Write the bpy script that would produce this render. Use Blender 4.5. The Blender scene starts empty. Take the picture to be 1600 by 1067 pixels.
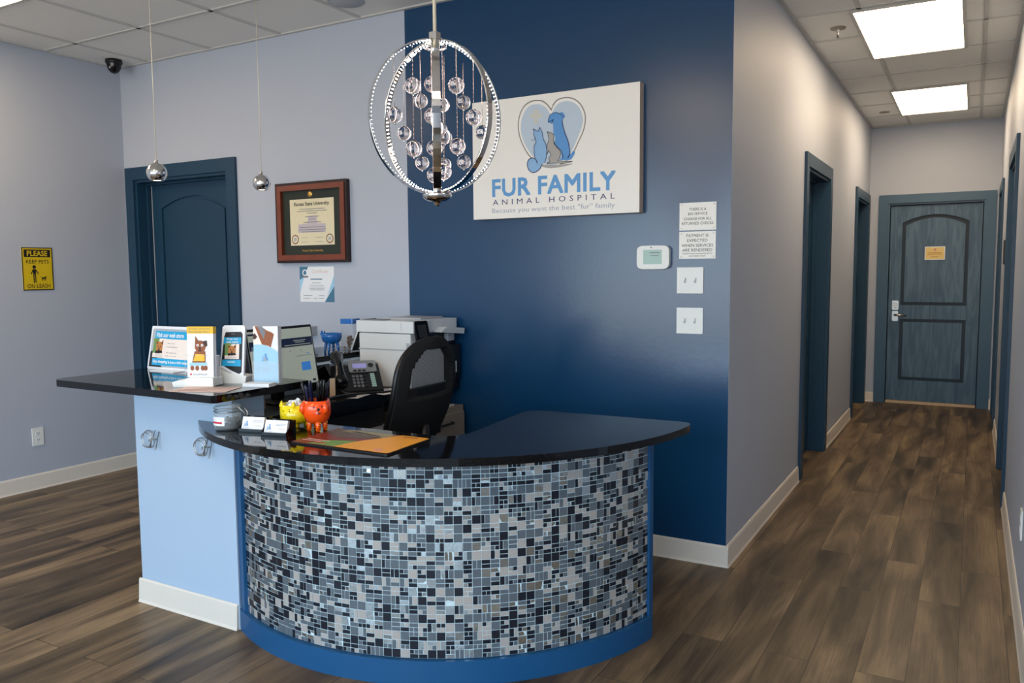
import bpy, math, random
from mathutils import Vector, Matrix
from mathutils.geometry import tessellate_polygon
random.seed(7)
SC = bpy.context.scene
COL = SC.collection

# ---------------------------------------------------------------- camera
def make_camera():
    f, yaw, pit, rol = 1263.024, math.radians(-29.677), math.radians(-4.916), math.radians(-0.444)
    fw = Vector((math.sin(yaw)*math.cos(pit), math.cos(yaw)*math.cos(pit), math.sin(pit)))
    r = fw.cross(Vector((0, 0, 1))).normalized(); u = r.cross(fw)
    r2 = r*math.cos(rol)+u*math.sin(rol); u2 = -r*math.sin(rol)+u*math.cos(rol)
    cd = bpy.data.cameras.new('camera'); cd.sensor_width = 36; cd.sensor_fit = 'HORIZONTAL'
    cd.lens = 36*f/1600; cd.clip_start = 0.02; cd.clip_end = 100
    co = bpy.data.objects.new('camera', cd); COL.objects.link(co)
    M = Matrix(((r2.x, u2.x, -fw.x, 0), (r2.y, u2.y, -fw.y, 0), (r2.z, u2.z, -fw.z, 1.371), (0, 0, 0, 1)))
    co.matrix_world = M
    SC.camera = co
make_camera()

# ---------------------------------------------------------------- light and exposure
DAY = 7.8          # brightness of the overcast sky and added ground glow outside the shop windows
TROFFER = 12.0      # ceiling panels
SC.view_settings.view_transform = 'Standard'
SC.view_settings.look = 'None'
SC.view_settings.gamma = 1.0
SC.view_settings.exposure = 0.0
SC.view_settings.use_curve_mapping = False
SC.cycles.use_denoising = True
SC.cycles.max_bounces = 10
SC.cycles.diffuse_bounces = 5
SC.cycles.sample_clamp_indirect = 12.0
W = bpy.data.worlds.new('sky'); SC.world = W; W.use_nodes = True
nt = W.node_tree; bg = nt.nodes['Background']
gtc = nt.nodes.new('ShaderNodeTexCoord'); gsp = nt.nodes.new('ShaderNodeSeparateXYZ'); grp = nt.nodes.new('ShaderNodeValToRGB')
nt.links.new(gtc.outputs['Generated'], gsp.inputs[0]); nt.links.new(gsp.outputs['Z'], grp.inputs[0]); nt.links.new(grp.outputs[0], bg.inputs[0])
grp.color_ramp.elements[0].position = 0.0; grp.color_ramp.elements[0].color = (0.62, 0.62, 0.60, 1)  # lower half glows like bright ground, added to throw light up at the ceiling
grp.color_ramp.elements[1].position = 0.08; grp.color_ramp.elements[1].color = (0.56, 0.79, 1.0, 1)
bg.inputs[1].default_value = DAY

# ---------------------------------------------------------------- materials
def lin(c):
    return tuple(((v/255)/12.92 if v/255 <= 0.04045 else (((v/255)+0.055)/1.055)**2.4) for v in c)
MATS = {}
def pm(name, rgb, rough=0.5, metal=0.0, var=0.04, scale=30.0, bump=0.0, bscale=200.0, coat=0.0, spec=0.5, alpha=1.0, trans=0.0, ior=1.45, em=None, ems=0.0):
    m = bpy.data.materials.new(name); m.use_nodes = True; n = m.node_tree.nodes; l = m.node_tree.links
    b = n['Principled BSDF']; c = lin(rgb)
    b.inputs['Roughness'].default_value = rough; b.inputs['Metallic'].default_value = metal
    b.inputs['Coat Weight'].default_value = coat; b.inputs['Coat Roughness'].default_value = 0.05
    b.inputs['Specular IOR Level'].default_value = spec; b.inputs['IOR'].default_value = ior
    b.inputs['Alpha'].default_value = alpha; b.inputs['Transmission Weight'].default_value = trans
    b.inputs['Base Color'].default_value = c+(1,)
    if var > 0 or bump > 0:
        tc = n.new('ShaderNodeTexCoord')
    if var > 0:
        no = n.new('ShaderNodeTexNoise'); no.inputs['Scale'].default_value = scale; no.inputs['Detail'].default_value = 3
        mx = n.new('ShaderNodeMix'); mx.data_type = 'RGBA'
        mx.inputs[6].default_value = tuple(v*(1-var) for v in c)+(1,); mx.inputs[7].default_value = tuple(min(1, v*(1+var)) for v in c)+(1,)
        l.new(tc.outputs['Object'], no.inputs['Vector']); l.new(no.outputs['Fac'], mx.inputs[0]); l.new(mx.outputs[2], b.inputs['Base Color'])
    if bump > 0:
        nb = n.new('ShaderNodeTexNoise'); nb.inputs['Scale'].default_value = bscale; nb.inputs['Detail'].default_value = 2
        bp = n.new('ShaderNodeBump'); bp.inputs['Strength'].default_value = bump; bp.inputs['Distance'].default_value = 0.002
        l.new(tc.outputs['Object'], nb.inputs['Vector']); l.new(nb.outputs['Fac'], bp.inputs['Height']); l.new(bp.outputs[0], b.inputs['Normal'])
    if em:
        b.inputs['Emission Color'].default_value = em+(1,); b.inputs['Emission Strength'].default_value = ems
    MATS[name] = m
    return m

pm('wall_paint', (179, 186, 200), 0.55, var=0.015, scale=2, bump=0.15, bscale=350)
pm('blue_wall_paint', (11, 60, 98), 0.25, var=0.03, scale=3, bump=0.12, bscale=60, spec=0.8)
pm('desk_paint', (172, 192, 214), 0.5, var=0.012, scale=2, bump=0.12, bscale=350)
pm('door_paint', (26, 60, 84), 0.38, var=0.05, scale=8, bump=0.15, bscale=120)
pm('door_recess_dark', (14, 34, 46), 0.4)  # near-black for the end door's groove floors and the sheet behind its slab
pm('card_yellow', (238, 212, 140), 0.5)
pm('door_trim', (66, 96, 120), 0.36, var=0.03, scale=8)
pm('trim_blue', (24, 80, 126), 0.4, var=0.03, scale=6)
pm('baseboard_vinyl', (222, 213, 202), 0.5, var=0.02)
pm('ceiling_tile', (232, 230, 226), 0.9, var=0.05, scale=160, bump=0.3, bscale=260)
pm('ceiling_bar', (198, 196, 192), 0.5, var=0.02)
pm('chrome', (225, 222, 220), 0.06, 1.0, var=0.01)
pm('satin_metal', (190, 188, 184), 0.3, 1.0, var=0.03)
pm('white_plastic', (232, 232, 228), 0.35, var=0.02)
pm('white_card', (236, 238, 242), 0.45, var=0.02)
pm('sign_white', (243, 240, 234), 0.4, var=0.015, scale=5)
pm('sign_edge', (214, 190, 168), 0.6)
pm('black_plastic', (18, 18, 20), 0.35, var=0.1)
pm('black_gloss', (8, 8, 10), 0.12, var=0.1)
pm('black_fabric', (17, 17, 18), 0.85, var=0.15, scale=400, bump=0.4, bscale=900)
pm('black_print', (22, 20, 22), 0.5, var=0.05)
pm('grey_print', (120, 122, 128), 0.5, var=0.05)
pm('light_grey_print', (178, 180, 186), 0.5, var=0.03)
pm('logo_blue', (96, 158, 214), 0.45, var=0.03)
pm('logo_mid_blue', (88, 150, 212), 0.45, var=0.03)
pm('logo_light_blue', (140, 182, 224), 0.45, var=0.03)
pm('logo_pale', (190, 206, 222), 0.45, var=0.02)
pm('logo_navy', (48, 54, 110), 0.45)
pm('logo_grey', (172, 168, 164), 0.45, var=0.03)
pm('logo_beige', (206, 206, 200), 0.45, var=0.02)
pm('logo_tag', (164, 170, 190), 0.45)
pm('yellow_sign', (214, 184, 16), 0.4, var=0.03)
pm('mahogany', (118, 52, 28), 0.28, var=0.25, scale=14, coat=0.4)
pm('mahogany_dark', (38, 20, 20), 0.35, var=0.2)
pm('green_mat', (44, 50, 44), 0.8, var=0.05)
pm('gold', (200, 160, 84), 0.35, 0.7)
pm('parchment', (226, 215, 182), 0.6, var=0.03)
pm('lilac_print', (196, 184, 190), 0.6)
pm('seal_red', (120, 52, 60), 0.6)
pm('teal_print', (70, 120, 150), 0.5)
pm('sky_print', (160, 208, 236), 0.5)
pm('cyan_print', (28, 168, 220), 0.45)
pm('orange_tan', (196, 130, 70), 0.6, var=0.3, scale=200)
pm('brown_fur', (150, 86, 52), 0.6, var=0.35, scale=250)
pm('dark_fur', (70, 42, 34), 0.6, var=0.3, scale=250)
pm('leaf_green', (110, 150, 84), 0.6, var=0.2, scale=60)
pm('cream_print', (248, 232, 222), 0.5)
pm('pink_print', (222, 150, 150), 0.5)
pm('amber_print', (238, 190, 40), 0.5)
pm('red_print', (206, 44, 70), 0.5)
pm('yellow_ceramic', (244, 218, 20), 0.22, var=0.02, coat=0.5)
pm('orange_ceramic', (250, 84, 20), 0.2, var=0.02, coat=0.5)
pm('blue_ceramic', (30, 110, 190), 0.15, var=0.02, coat=0.6)
pm('paper', (224, 214, 208), 0.6, var=0.02)
pm('peach_paper', (226, 196, 186), 0.55, var=0.04)
pm('mat_orange', (232, 158, 30), 0.4, var=0.05)
pm('mat_red', (122, 44, 34), 0.4, var=0.3, scale=80)
pm('mat_brown', (92, 72, 58), 0.4, var=0.4, scale=80)
pm('mat_tan', (150, 136, 100), 0.4, var=0.3, scale=120)
pm('navy_plastic', (16, 20, 60), 0.25, var=0.1)
pm('beige_metal', (150, 138, 124), 0.45, var=0.04)
pm('printer_white', (226, 228, 228), 0.4, var=0.015)
pm('treats', (130, 84, 50), 0.7, var=0.4, scale=120)
pm('dark_treats', (40, 26, 22), 0.6, var=0.4, scale=160)
pm('lcd_green', (150, 178, 168), 0.3, em=lin((150, 178, 168)), ems=0.12)
pm('lcd_lilac', (150, 150, 206), 0.3, em=lin((150, 150, 210)), ems=0.3)
pm('screen_pale', (150, 160, 150), 0.4, em=lin((176, 184, 172)), ems=0.38)
pm('screen_navy', (20, 32, 56), 0.4, em=lin((20, 32, 60)), ems=0.4)
pm('screen_blue', (60, 130, 210), 0.4, em=lin((60, 130, 210)), ems=0.4)
pm('tan_plastic', (206, 180, 150), 0.5)
pm('clear_acrylic', (225, 232, 238), 0.03, alpha=0.13, var=0)
pm('clear_glass', (215, 226, 232), 0.02, alpha=0.17, var=0, spec=0.8)
pm('crystal', (252, 244, 246), 0.0, trans=1.0, ior=1.5, var=0)
pm('led', (255, 235, 225), 0.5, var=0, em=(1.0, 0.84, 0.78), ems=75.0)
pm('led_string', (206, 198, 190), 0.25, 0.8, var=0)
pm('panel_light', (255, 250, 240), 0.5, var=0, em=(1.0, 0.76, 0.50), ems=TROFFER)
pm('rod_cream', (235, 228, 205), 0.4, 0.3)
pm('tile_navy', (30, 34, 44), 0.12, var=0.1, spec=0.5)
pm('tile_grey', (92, 100, 108), 0.14, var=0.08, spec=0.6)
pm('tile_stone', (168, 161, 156), 0.5, var=0.08, scale=120)
pm('tile_silver', (214, 224, 228), 0.16, 0.95, var=0.12, scale=300, bump=0.35, bscale=70)
pm('tile_grout', (196, 214, 220), 0.8, var=0.04)
pm('window_frame_metal', (70, 72, 76), 0.4, 0.6)
pm('asphalt', (120, 120, 120), 0.9, var=0.2)
pm('fork_dark', (40, 40, 44), 0.5)

def granite():
    m = pm('black_granite', (9, 9, 11), 0.06, var=0, spec=0.45); n = m.node_tree.nodes; l = m.node_tree.links; b = n['Principled BSDF']
    tc = n.new('ShaderNodeTexCoord'); v = n.new('ShaderNodeTexNoise'); v.inputs['Scale'].default_value = 260; v.inputs['Detail'].default_value = 2
    r = n.new('ShaderNodeValToRGB'); r.color_ramp.elements[0].position = 0.62; r.color_ramp.elements[0].color = (0.003, 0.003, 0.004, 1)
    r.color_ramp.elements[1].position = 0.78; r.color_ramp.elements[1].color = (0.045, 0.045, 0.05, 1)
    l.new(tc.outputs['Object'], v.inputs['Vector']); l.new(v.outputs['Fac'], r.inputs[0]); l.new(r.outputs[0], b.inputs['Base Color'])
granite()

def wood_floor():
    m = pm('plank_floor', (90, 74, 60), 0.42, var=0, spec=0.4); n = m.node_tree.nodes; l = m.node_tree.links; b = n['Principled BSDF']
    tc = n.new('ShaderNodeTexCoord'); mp = n.new('ShaderNodeMapping'); mp.inputs['Rotation'].default_value[2] = math.radians(90)
    br = n.new('ShaderNodeTexBrick'); br.inputs['Scale'].default_value = 1; br.inputs['Brick Width'].default_value = 1.22; br.inputs['Row Height'].default_value = 0.152
    br.inputs['Mortar Size'].default_value = 0.0012; br.inputs['Color1'].default_value = (0, 0, 0, 1); br.inputs['Color2'].default_value = (1, 1, 1, 1)
    br.inputs['Mortar'].default_value = (0, 0, 0, 1); br.offset = 0.37; br.inputs['Bias'].default_value = 0
    l.new(tc.outputs['Object'], mp.inputs[0]); l.new(mp.outputs[0], br.inputs['Vector'])
    # every plank shifts the grain by its own amount
    sc = n.new('ShaderNodeVectorMath'); sc.operation = 'MULTIPLY'; sc.inputs[1].default_value = (7.5, 1.1, 1)
    ad = n.new('ShaderNodeVectorMath'); ad.operation = 'MULTIPLY_ADD'; ad.inputs[1].default_value = (31, 17, 5)
    l.new(tc.outputs['Object'], sc.inputs[0]); l.new(br.outputs['Color'], ad.inputs[0]); l.new(sc.outputs[0], ad.inputs[2])
    g1 = n.new('ShaderNodeTexNoise'); g1.inputs['Scale'].default_value = 1.0; g1.inputs['Detail'].default_value = 6; g1.inputs['Distortion'].default_value = 0.6
    l.new(ad.outputs[0], g1.inputs['Vector'])
    s2 = n.new('ShaderNodeVectorMath'); s2.operation = 'MULTIPLY'; s2.inputs[1].default_value = (9, 1.3, 1)
    l.new(ad.outputs[0], s2.inputs[0])
    g2 = n.new('ShaderNodeTexNoise'); g2.inputs['Scale'].default_value = 1.6; g2.inputs['Detail'].default_value = 5; g2.inputs['Distortion'].default_value = 1.6
    l.new(s2.outputs[0], g2.inputs['Vector'])
    r1 = n.new('ShaderNodeValToRGB'); e = r1.color_ramp.elements
    e[0].position = 0.30; e[0].color = lin((43, 35, 27))+(1,); e[1].position = 0.68; e[1].color = lin((138, 117, 89))+(1,)
    k = r1.color_ramp.elements.new(0.5); k.color = lin((97, 81, 61))+(1,)
    l.new(g1.outputs['Fac'], r1.inputs[0])
    mx = n.new('ShaderNodeMix'); mx.data_type = 'RGBA'; mx.blend_type = 'OVERLAY'; mx.inputs[0].default_value = 0.55
    l.new(r1.outputs[0], mx.inputs[6]); l.new(g2.outputs['Fac'], mx.inputs[7])
    hv = n.new('ShaderNodeHueSaturation'); mr = n.new('ShaderNodeMapRange'); mr.inputs['To Min'].default_value = 0.86; mr.inputs['To Max'].default_value = 1.1
    l.new(br.outputs['Color'], mr.inputs[0]); l.new(mr.outputs[0], hv.inputs['Value']); l.new(mx.outputs[2], hv.inputs['Color'])
    m2 = n.new('ShaderNodeMix'); m2.data_type = 'RGBA'; m2.inputs[7].default_value = (0.02, 0.015, 0.012, 1)
    l.new(br.outputs['Fac'], m2.inputs[0]); l.new(hv.outputs[0], m2.inputs[6]); l.new(m2.outputs[2], b.inputs['Base Color'])
    bp = n.new('ShaderNodeBump'); bp.inputs['Strength'].default_value = 0.25; bp.inputs['Distance'].default_value = 0.002
    l.new(g2.outputs['Fac'], bp.inputs['Height']); l.new(bp.outputs[0], b.inputs['Normal'])
wood_floor()

def grained(name, dark, light, rough=0.36):
    m = pm(name, light, rough, var=0); n = m.node_tree.nodes; l = m.node_tree.links; b = n['Principled BSDF']
    tc = n.new('ShaderNodeTexCoord'); s = n.new('ShaderNodeMapping'); s.inputs['Scale'].default_value = (14, 14, 1.6)
    w = n.new('ShaderNodeTexNoise'); w.inputs['Scale'].default_value = 1.3; w.inputs['Detail'].default_value = 5; w.inputs['Distortion'].default_value = 1.5
    r = n.new('ShaderNodeValToRGB'); r.color_ramp.elements[0].position = 0.38; r.color_ramp.elements[0].color = lin(dark)+(1,)
    r.color_ramp.elements[1].position = 0.62; r.color_ramp.elements[1].color = lin(light)+(1,)
    l.new(tc.outputs['Object'], s.inputs[0]); l.new(s.outputs[0], w.inputs['Vector']); l.new(w.outputs['Fac'], r.inputs[0]); l.new(r.outputs[0], b.inputs['Base Color'])
    bp = n.new('ShaderNodeBump'); bp.inputs['Strength'].default_value = 0.4; bp.inputs['Distance'].default_value = 0.002
    l.new(w.outputs['Fac'], bp.inputs['Height']); l.new(bp.outputs[0], b.inputs['Normal'])
grained('door_grain', (58, 86, 110), (84, 110, 132))

def mesh_fabric():
    m = pm('open_mesh', (20, 20, 21), 0.8, var=0); n = m.node_tree.nodes; l = m.node_tree.links; b = n['Principled BSDF']
    tc = n.new('ShaderNodeTexCoord'); c = n.new('ShaderNodeTexWave'); c.bands_direction = 'Y'; c.inputs['Scale'].default_value = 105
    d = n.new('ShaderNodeTexWave'); d.bands_direction = 'Z'; d.inputs['Scale'].default_value = 101
    mx = n.new('ShaderNodeMath'); mx.operation = 'MULTIPLY'; gt = n.new('ShaderNodeMath'); gt.operation = 'LESS_THAN'; gt.inputs[1].default_value = 0.14
    l.new(tc.outputs['Object'], c.inputs['Vector']); l.new(tc.outputs['Object'], d.inputs['Vector'])
    l.new(c.outputs['Fac'], mx.inputs[0]); l.new(d.outputs['Fac'], mx.inputs[1]); l.new(mx.outputs[0], gt.inputs[0]); l.new(gt.outputs[0], b.inputs['Alpha'])
mesh_fabric()

# ---------------------------------------------------------------- mesh builder
class Fr:                                  # a local frame: origin, right, up; normal = right x up
    def __init__(s, o=(0, 0, 0), u=(1, 0, 0), v=(0, 0, 1)):
        s.o = Vector(o); s.u = Vector(u).normalized(); s.v = Vector(v).normalized(); s.n = s.u.cross(s.v)
    def __call__(s, a, b, c=0.0): return s.o+s.u*a+s.v*b+s.n*c
XZ = Fr()                                  # faces -Y
XY = Fr((0, 0, 0), (1, 0, 0), (0, 1, 0))   # faces +Z
class MB:
    def __init__(s): s.v = []; s.f = []; s.mi = []; s.mats = []; s.sm = []
    def _m(s, m):
        if m not in s.mats: s.mats.append(m)
        return s.mats.index(m)
    def add(s, vs, fs, mat, smooth=False):
        b = len(s.v); s.v += [tuple(p) for p in vs]; k = s._m(mat)
        for f in fs: s.f.append(tuple(b+i for i in f)); s.mi.append(k); s.sm.append(smooth)
        return s
    def box(s, x0, x1, y0, y1, z0, z1, mat):
        vs = [(x, y, z) for z in (z0, z1) for y in (y0, y1) for x in (x0, x1)]
        return s.add(vs, [(0, 2, 3, 1), (4, 5, 7, 6), (0, 1, 5, 4), (2, 6, 7, 3), (0, 4, 6, 2), (1, 3, 7, 5)], mat)
    def fbox(s, fr, a0, a1, b0, b1, c0, c1, mat):
        vs = [fr(a, b, c) for c in (c0, c1) for b in (b0, b1) for a in (a0, a1)]
        return s.add(vs, [(0, 2, 3, 1), (4, 5, 7, 6), (0, 1, 5, 4), (2, 6, 7, 3), (0, 4, 6, 2), (1, 3, 7, 5)], mat)
    def poly(s, fr, pts, c, mat):          # a flat printed shape
        tri = tessellate_polygon([[Vector((a, b, 0)) for a, b in pts]])
        vs = [fr(a, b, c) for a, b in pts]; out = []
        for t in tri:
            p = [vs[i] for i in t]
            out.append(t if (p[1]-p[0]).cross(p[2]-p[0]).dot(fr.n) > 0 else (t[0], t[2], t[1]))
        return s.add(vs, out, mat)
    def rect(s, fr, a0, a1, b0, b1, c, mat): return s.poly(fr, [(a0, b0), (a1, b0), (a1, b1), (a0, b1)], c, mat)
    def disc(s, fr, a, b, r, c, mat, n=20, ry=None):
        return s.poly(fr, [(a+r*math.cos(6.28318*i/n), b+(ry or r)*math.sin(6.28318*i/n)) for i in range(n)], c, mat)
    def stroke(s, fr, pts, w, c, mat, closed=False):
        P = list(pts)+([pts[0]] if closed else [])
        for (a, b), (d, e) in zip(P, P[1:]):
            L = math.hypot(d-a, e-b)
            if L < 1e-6: continue
            nx, ny = -(e-b)/L*w/2, (d-a)/L*w/2; tx, ty = (d-a)/L*w*0.3, (e-b)/L*w*0.3
            s.add([fr(a-nx-tx, b-ny-ty, c), fr(d-nx+tx, e-ny+ty, c), fr(d+nx+tx, e+ny+ty, c), fr(a+nx-tx, b+ny-ty, c)], [(0, 1, 2, 3)], mat)
        return s
    def prism(s, fr, loops, c0, c1, mat, side=None):   # first loop outer, the rest holes
        if not isinstance(loops[0][0], (tuple, list)): loops = [loops]
        flat = [p for lp in loops for p in lp]
        tri = tessellate_polygon([[Vector((a, b, 0)) for a, b in lp] for lp in loops])
        N = len(flat); top = [fr(a, b, c1) for a, b in flat]; bot = [fr(a, b, c0) for a, b in flat]
        ft = []; fb = []
        for t in tri:
            p = [top[i] for i in t]; d = (p[1]-p[0]).cross(p[2]-p[0]).dot(fr.n)
            if abs(d) < 1e-12: continue
            if d < 0: t = (t[0], t[2], t[1])
            ft.append(tuple(t)); fb.append((t[0]+N, t[2]+N, t[1]+N))
        s.add(top+bot, ft+fb, mat)
        sd = []; off = 0
        for k, lp in enumerate(loops):
            A = sum(lp[i][0]*lp[(i+1) % len(lp)][1]-lp[(i+1) % len(lp)][0]*lp[i][1] for i in range(len(lp)))
            ccw = A > 0
            if k: ccw = not ccw
            for i in range(len(lp)):
                a, b = off+i, off+(i+1) % len(lp)
                sd.append((a+N, b+N, b, a) if ccw else (b+N, a+N, a, b))
            off += len(lp)
        return s.add(top+bot, sd, side or mat)
    def lathe(s, prof, c, mat, n=24, fr=None, sx=1.0):
        c = Vector(c); fr = fr or Fr((0, 0, 0), (1, 0, 0), (0, 1, 0)); vs = []; fs = []
        for r, z in prof:
            for i in range(n):
                a = 2*math.pi*i/n
                vs.append(c+fr.u*(r*math.cos(a)*sx)+fr.v*(r*math.sin(a))+fr.n*z)
        for j in range(len(prof)-1):
            for i in range(n):
                k = (i+1) % n
                fs.append((j*n+i, j*n+k, (j+1)*n+k, (j+1)*n+i))
        return s.add(vs, fs, mat, True)
    def sphere(s, c, r, mat, n=24, k=14, sz=1.0):
        return s.lathe([(max(1e-5, r*math.sin(math.pi*i/k)), -r*sz*math.cos(math.pi*i/k)) for i in range(k+1)], c, mat, n)
    def tube(s, path, r, mat, n=8, closed=False, caps=True, sq=None):
        P = [Vector(p) for p in path]; m = len(P); vs = []; fs = []
        up = None
        for i, p in enumerate(P):
            if closed: t = P[(i+1) % m]-P[i-1]
            else: t = P[min(i+1, m-1)]-P[max(i-1, 0)]
            t.normalize()
            if up is None:
                up = Vector((0, 0, 1)) if abs(t.z) < 0.9 else Vector((1, 0, 0))
            a = t.cross(up).normalized(); up = a.cross(t).normalized()
            rr = r[i] if isinstance(r, (list, tuple)) else r
            for j in range(n):
                q = 2*math.pi*j/n
                vs.append(p+a*(rr*math.cos(q))+up*(rr*math.sin(q)*(sq or 1)))
        for i in range(m if closed else m-1):
            for j in range(n):
                k = (j+1) % n; i2 = (i+1) % m
                fs.append((i*n+j, i*n+k, i2*n+k, i2*n+j))
        if caps and not closed:
            fs.append(tuple(range(n))[::-1]); fs.append(tuple((m-1)*n+j for j in range(n)))
        return s.add(vs, fs, mat, True)
    def text(s, fr, txt, a0, a1, b0, b1, c, mat, bold=0.0, space=1.0, shear=0.0, lift=0.0):
        cu = bpy.data.curves.new('lettering', 'FONT'); cu.body = txt; cu.size = 1; cu.space_character = space; cu.shear = shear
        cu.resolution_u = 2; cu.fill_mode = 'FRONT'
        ob = bpy.data.objects.new('lettering', cu); COL.objects.link(ob)
        bpy.context.view_layer.update()
        me = bpy.data.meshes.new_from_object(ob.evaluated_get(bpy.context.evaluated_depsgraph_get()))
        V = [tuple(v.co) for v in me.vertices]; F = [tuple(p.vertices) for p in me.polygons]
        bpy.data.objects.remove(ob); bpy.data.curves.remove(cu); bpy.data.meshes.remove(me)
        if not V: return s
        x0 = min(v[0] for v in V); x1 = max(v[0] for v in V); y0 = min(v[1] for v in V); y1 = max(v[1] for v in V)
        g = lambda x, y: (a0+(x-x0)/(x1-x0)*(a1-a0), b0+(y-y0)/(y1-y0)*(b1-b0)+lift*(x-x0)/(x1-x0))
        hh = (b1-b0)*bold*1.6; sh = [(0, 0)] if not bold else [(-hh, -hh), (hh, -hh), (hh, hh), (-hh, hh), (0, hh), (0, -hh)]
        for k, (dx, dy) in enumerate(sh):
            vs = [fr(g(v[0], v[1])[0]+dx, g(v[0], v[1])[1]+dy, c+k*0.00002) for v in V]; out = []
            for f in F:
                nn = (vs[f[1]]-vs[f[0]]).cross(vs[f[2]]-vs[f[0]])
                out.append(f if nn.dot(fr.n) >= 0 else f[::-1])
            s.add(vs, out, mat)
        return s
    def build(s, name, parent=None, bevel=0.0, seg=2, solid=0.0, sub=0):
        me = bpy.data.meshes.new(name); me.from_pydata(s.v, [], s.f)
        for m in s.mats: me.materials.append(MATS[m])
        for p, k, q in zip(me.polygons, s.mi, s.sm): p.material_index = k; p.use_smooth = q
        me.update()
        o = bpy.data.objects.new(name, me); COL.objects.link(o)
        if parent is not None:
            o.parent = parent
        if solid:
            d = o.modifiers.new('thickness', 'SOLIDIFY'); d.thickness = solid; d.offset = 0
        if sub:
            d = o.modifiers.new('smooth', 'SUBSURF'); d.levels = sub; d.render_levels = sub
        if bevel:
            d = o.modifiers.new('bevel', 'BEVEL'); d.width = bevel; d.segments = seg; d.limit_method = 'ANGLE'; d.angle_limit = math.radians(40)
        return o
def tag(o, label=None, cat=None, group=None, kind=None):
    if label: o['label'] = label
    if cat: o['category'] = cat
    if group: o['group'] = group
    if kind: o['kind'] = kind
    return o
def empty(name, loc=(0, 0, 0), rz=0.0, label=None, cat=None, group=None, kind=None):
    o = bpy.data.objects.new(name, None); COL.objects.link(o); o.location = loc; o.rotation_euler = (0, 0, rz)
    o.empty_display_size = 0.1
    return tag(o, label, cat, group, kind)
def struct(o): o['kind'] = 'structure'; return o
def copy_tree(o, parent=None):
    c = o.copy(); COL.objects.link(c)
    if parent is not None: c.parent = parent
    for ch in [x for x in bpy.data.objects if x.parent == o]: copy_tree(ch, c)
    return c
def rrect(a0, a1, b0, b1, r, n=5):
    out = []
    for cx, cy, s in ((a1-r, b0+r, -90), (a1-r, b1-r, 0), (a0+r, b1-r, 90), (a0+r, b0+r, 180)):
        for i in range(n+1):
            t = math.radians(s+90*i/n); out.append((cx+r*math.cos(t), cy+r*math.sin(t)))
    return out

# ---------------------------------------------------------------- the room
XW, XL, XR, YB, YE, H = -5.2, -0.951, 0.199, 3.656, 9.085, 2.8
XA, YF, XO, YR = -2.742, -2.6, 2.2, 2.6       # accent start, shop front, far right wall, where the right hall wall begins
T = 0.14
struct(MB().box(XW-T, XO+T, YF-T, YE+T, -0.06, 0, 'plank_floor').build('floor'))
ceil = struct(MB().box(XW-T, XO+T, YF-T, YE+T, H, H+0.06, 'ceiling_tile').build('ceiling'))
gx = [-4.869+0.61*k for k in range(0, 12)]
g = MB()
for x in gx:
    if x < XO: g.box(x-0.012, x+0.012, YF, YE if XL < x < XR else YB if x < XL else YR, H-0.006, H+0.001, 'ceiling_bar')
y = 3.13
while y > YF: g.box(XW, XO if y < YR else XR, y-0.012, y+0.012, H-0.006, H+0.001, 'ceiling_bar'); y -= 0.61
for i in range(9): g.box(XL, XR, 4.33+0.585*i-0.012, 4.33+0.585*i+0.012, H-0.006, H+0.001, 'ceiling_bar')
# wall angle round the edge
g.box(XL, XL+0.022, YB, YE, H-0.008, H, 'ceiling_bar'); g.box(XR-0.022, XR, YR, YE, H-0.008, H, 'ceiling_bar')
g.box(XW, XL, YB-0.022, YB, H-0.008, H, 'ceiling_bar'); g.box(XW, XW+0.022, YF, YB, H-0.008, H, 'ceiling_bar'); g.box(XL, XR, YE-0.022, YE, H-0.008, H, 'ceiling_bar')
g.build('ceiling_grid', ceil)

def wall(name, fr, a0, a1, openings, mat, top=H, thick=T):
    """fr faces the room; openings reach the floor: (a0, a1, height)"""
    pts = [(a0, 0)]
    for o0, o1, h in sorted(openings): pts += [(o0, 0), (o0, h), (o1, h), (o1, 0)]
    pts += [(a1, 0), (a1, top), (a0, top)]
    return struct(MB().prism(fr, pts, -thick, 0, mat).build(name))
FB = Fr((0, YB, 0), (1, 0, 0), (0, 0, 1))               # back wall, faces -Y
FL = Fr((XL, 0, 0), (0, 1, 0), (0, 0, 1))               # hall left wall, faces +X
FR_ = Fr((XR, 0, 0), (0, -1, 0), (0, 0, 1))             # right wall, faces -X
FE = Fr((0, YE, 0), (1, 0, 0), (0, 0, 1))               # hall end
FW = Fr((XW, 0, 0), (0, 1, 0), (0, 0, 1))               # left wall, faces +X
wall('wall_back', FB, XW, XA, [(-5.09, -4.165, 2.025)], 'wall_paint')
wall('wall_accent', FB, XA, XL-T, [], 'blue_wall_paint')
w = MB()                                                # hall left wall: its end grain towards the lobby wears the blue paint
pts = [(YB, 0)]
for o0, o1, h in [(5.50, 6.40, 2.03), (8.03, 8.93, 2.03)]: pts += [(o0, 0), (o0, h), (o1, h), (o1, 0)]
pts += [(YE+T, 0), (YE+T, H), (YB, H)]
w.prism(FL, pts, -T, 0, 'wall_paint'); w.box(XL-T, XL-0.0005, YB-0.0006, YB, 0, H, 'blue_wall_paint')
struct(w.build('wall_hall_left'))
wall('wall_right', FR_, -YE-T, -YR, [(-8.74, -7.99, 2.03), (-6.38, -5.42, 2.03)], 'wall_paint')
wall('wall_end', FE, XL, XR, [(-0.775, 0.085, 2.03)], 'wall_paint')
wall('wall_left', FW, YF-T, YB+T, [], 'wall_paint')
struct(MB().box(XR+T, XO+T, YR, YR+T, 0, H, 'wall_paint').build('wall_side'))
struct(MB().box(XO, XO+T, YF-T, YR, 0, H, 'wall_paint').build('wall_far_right'))
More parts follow.
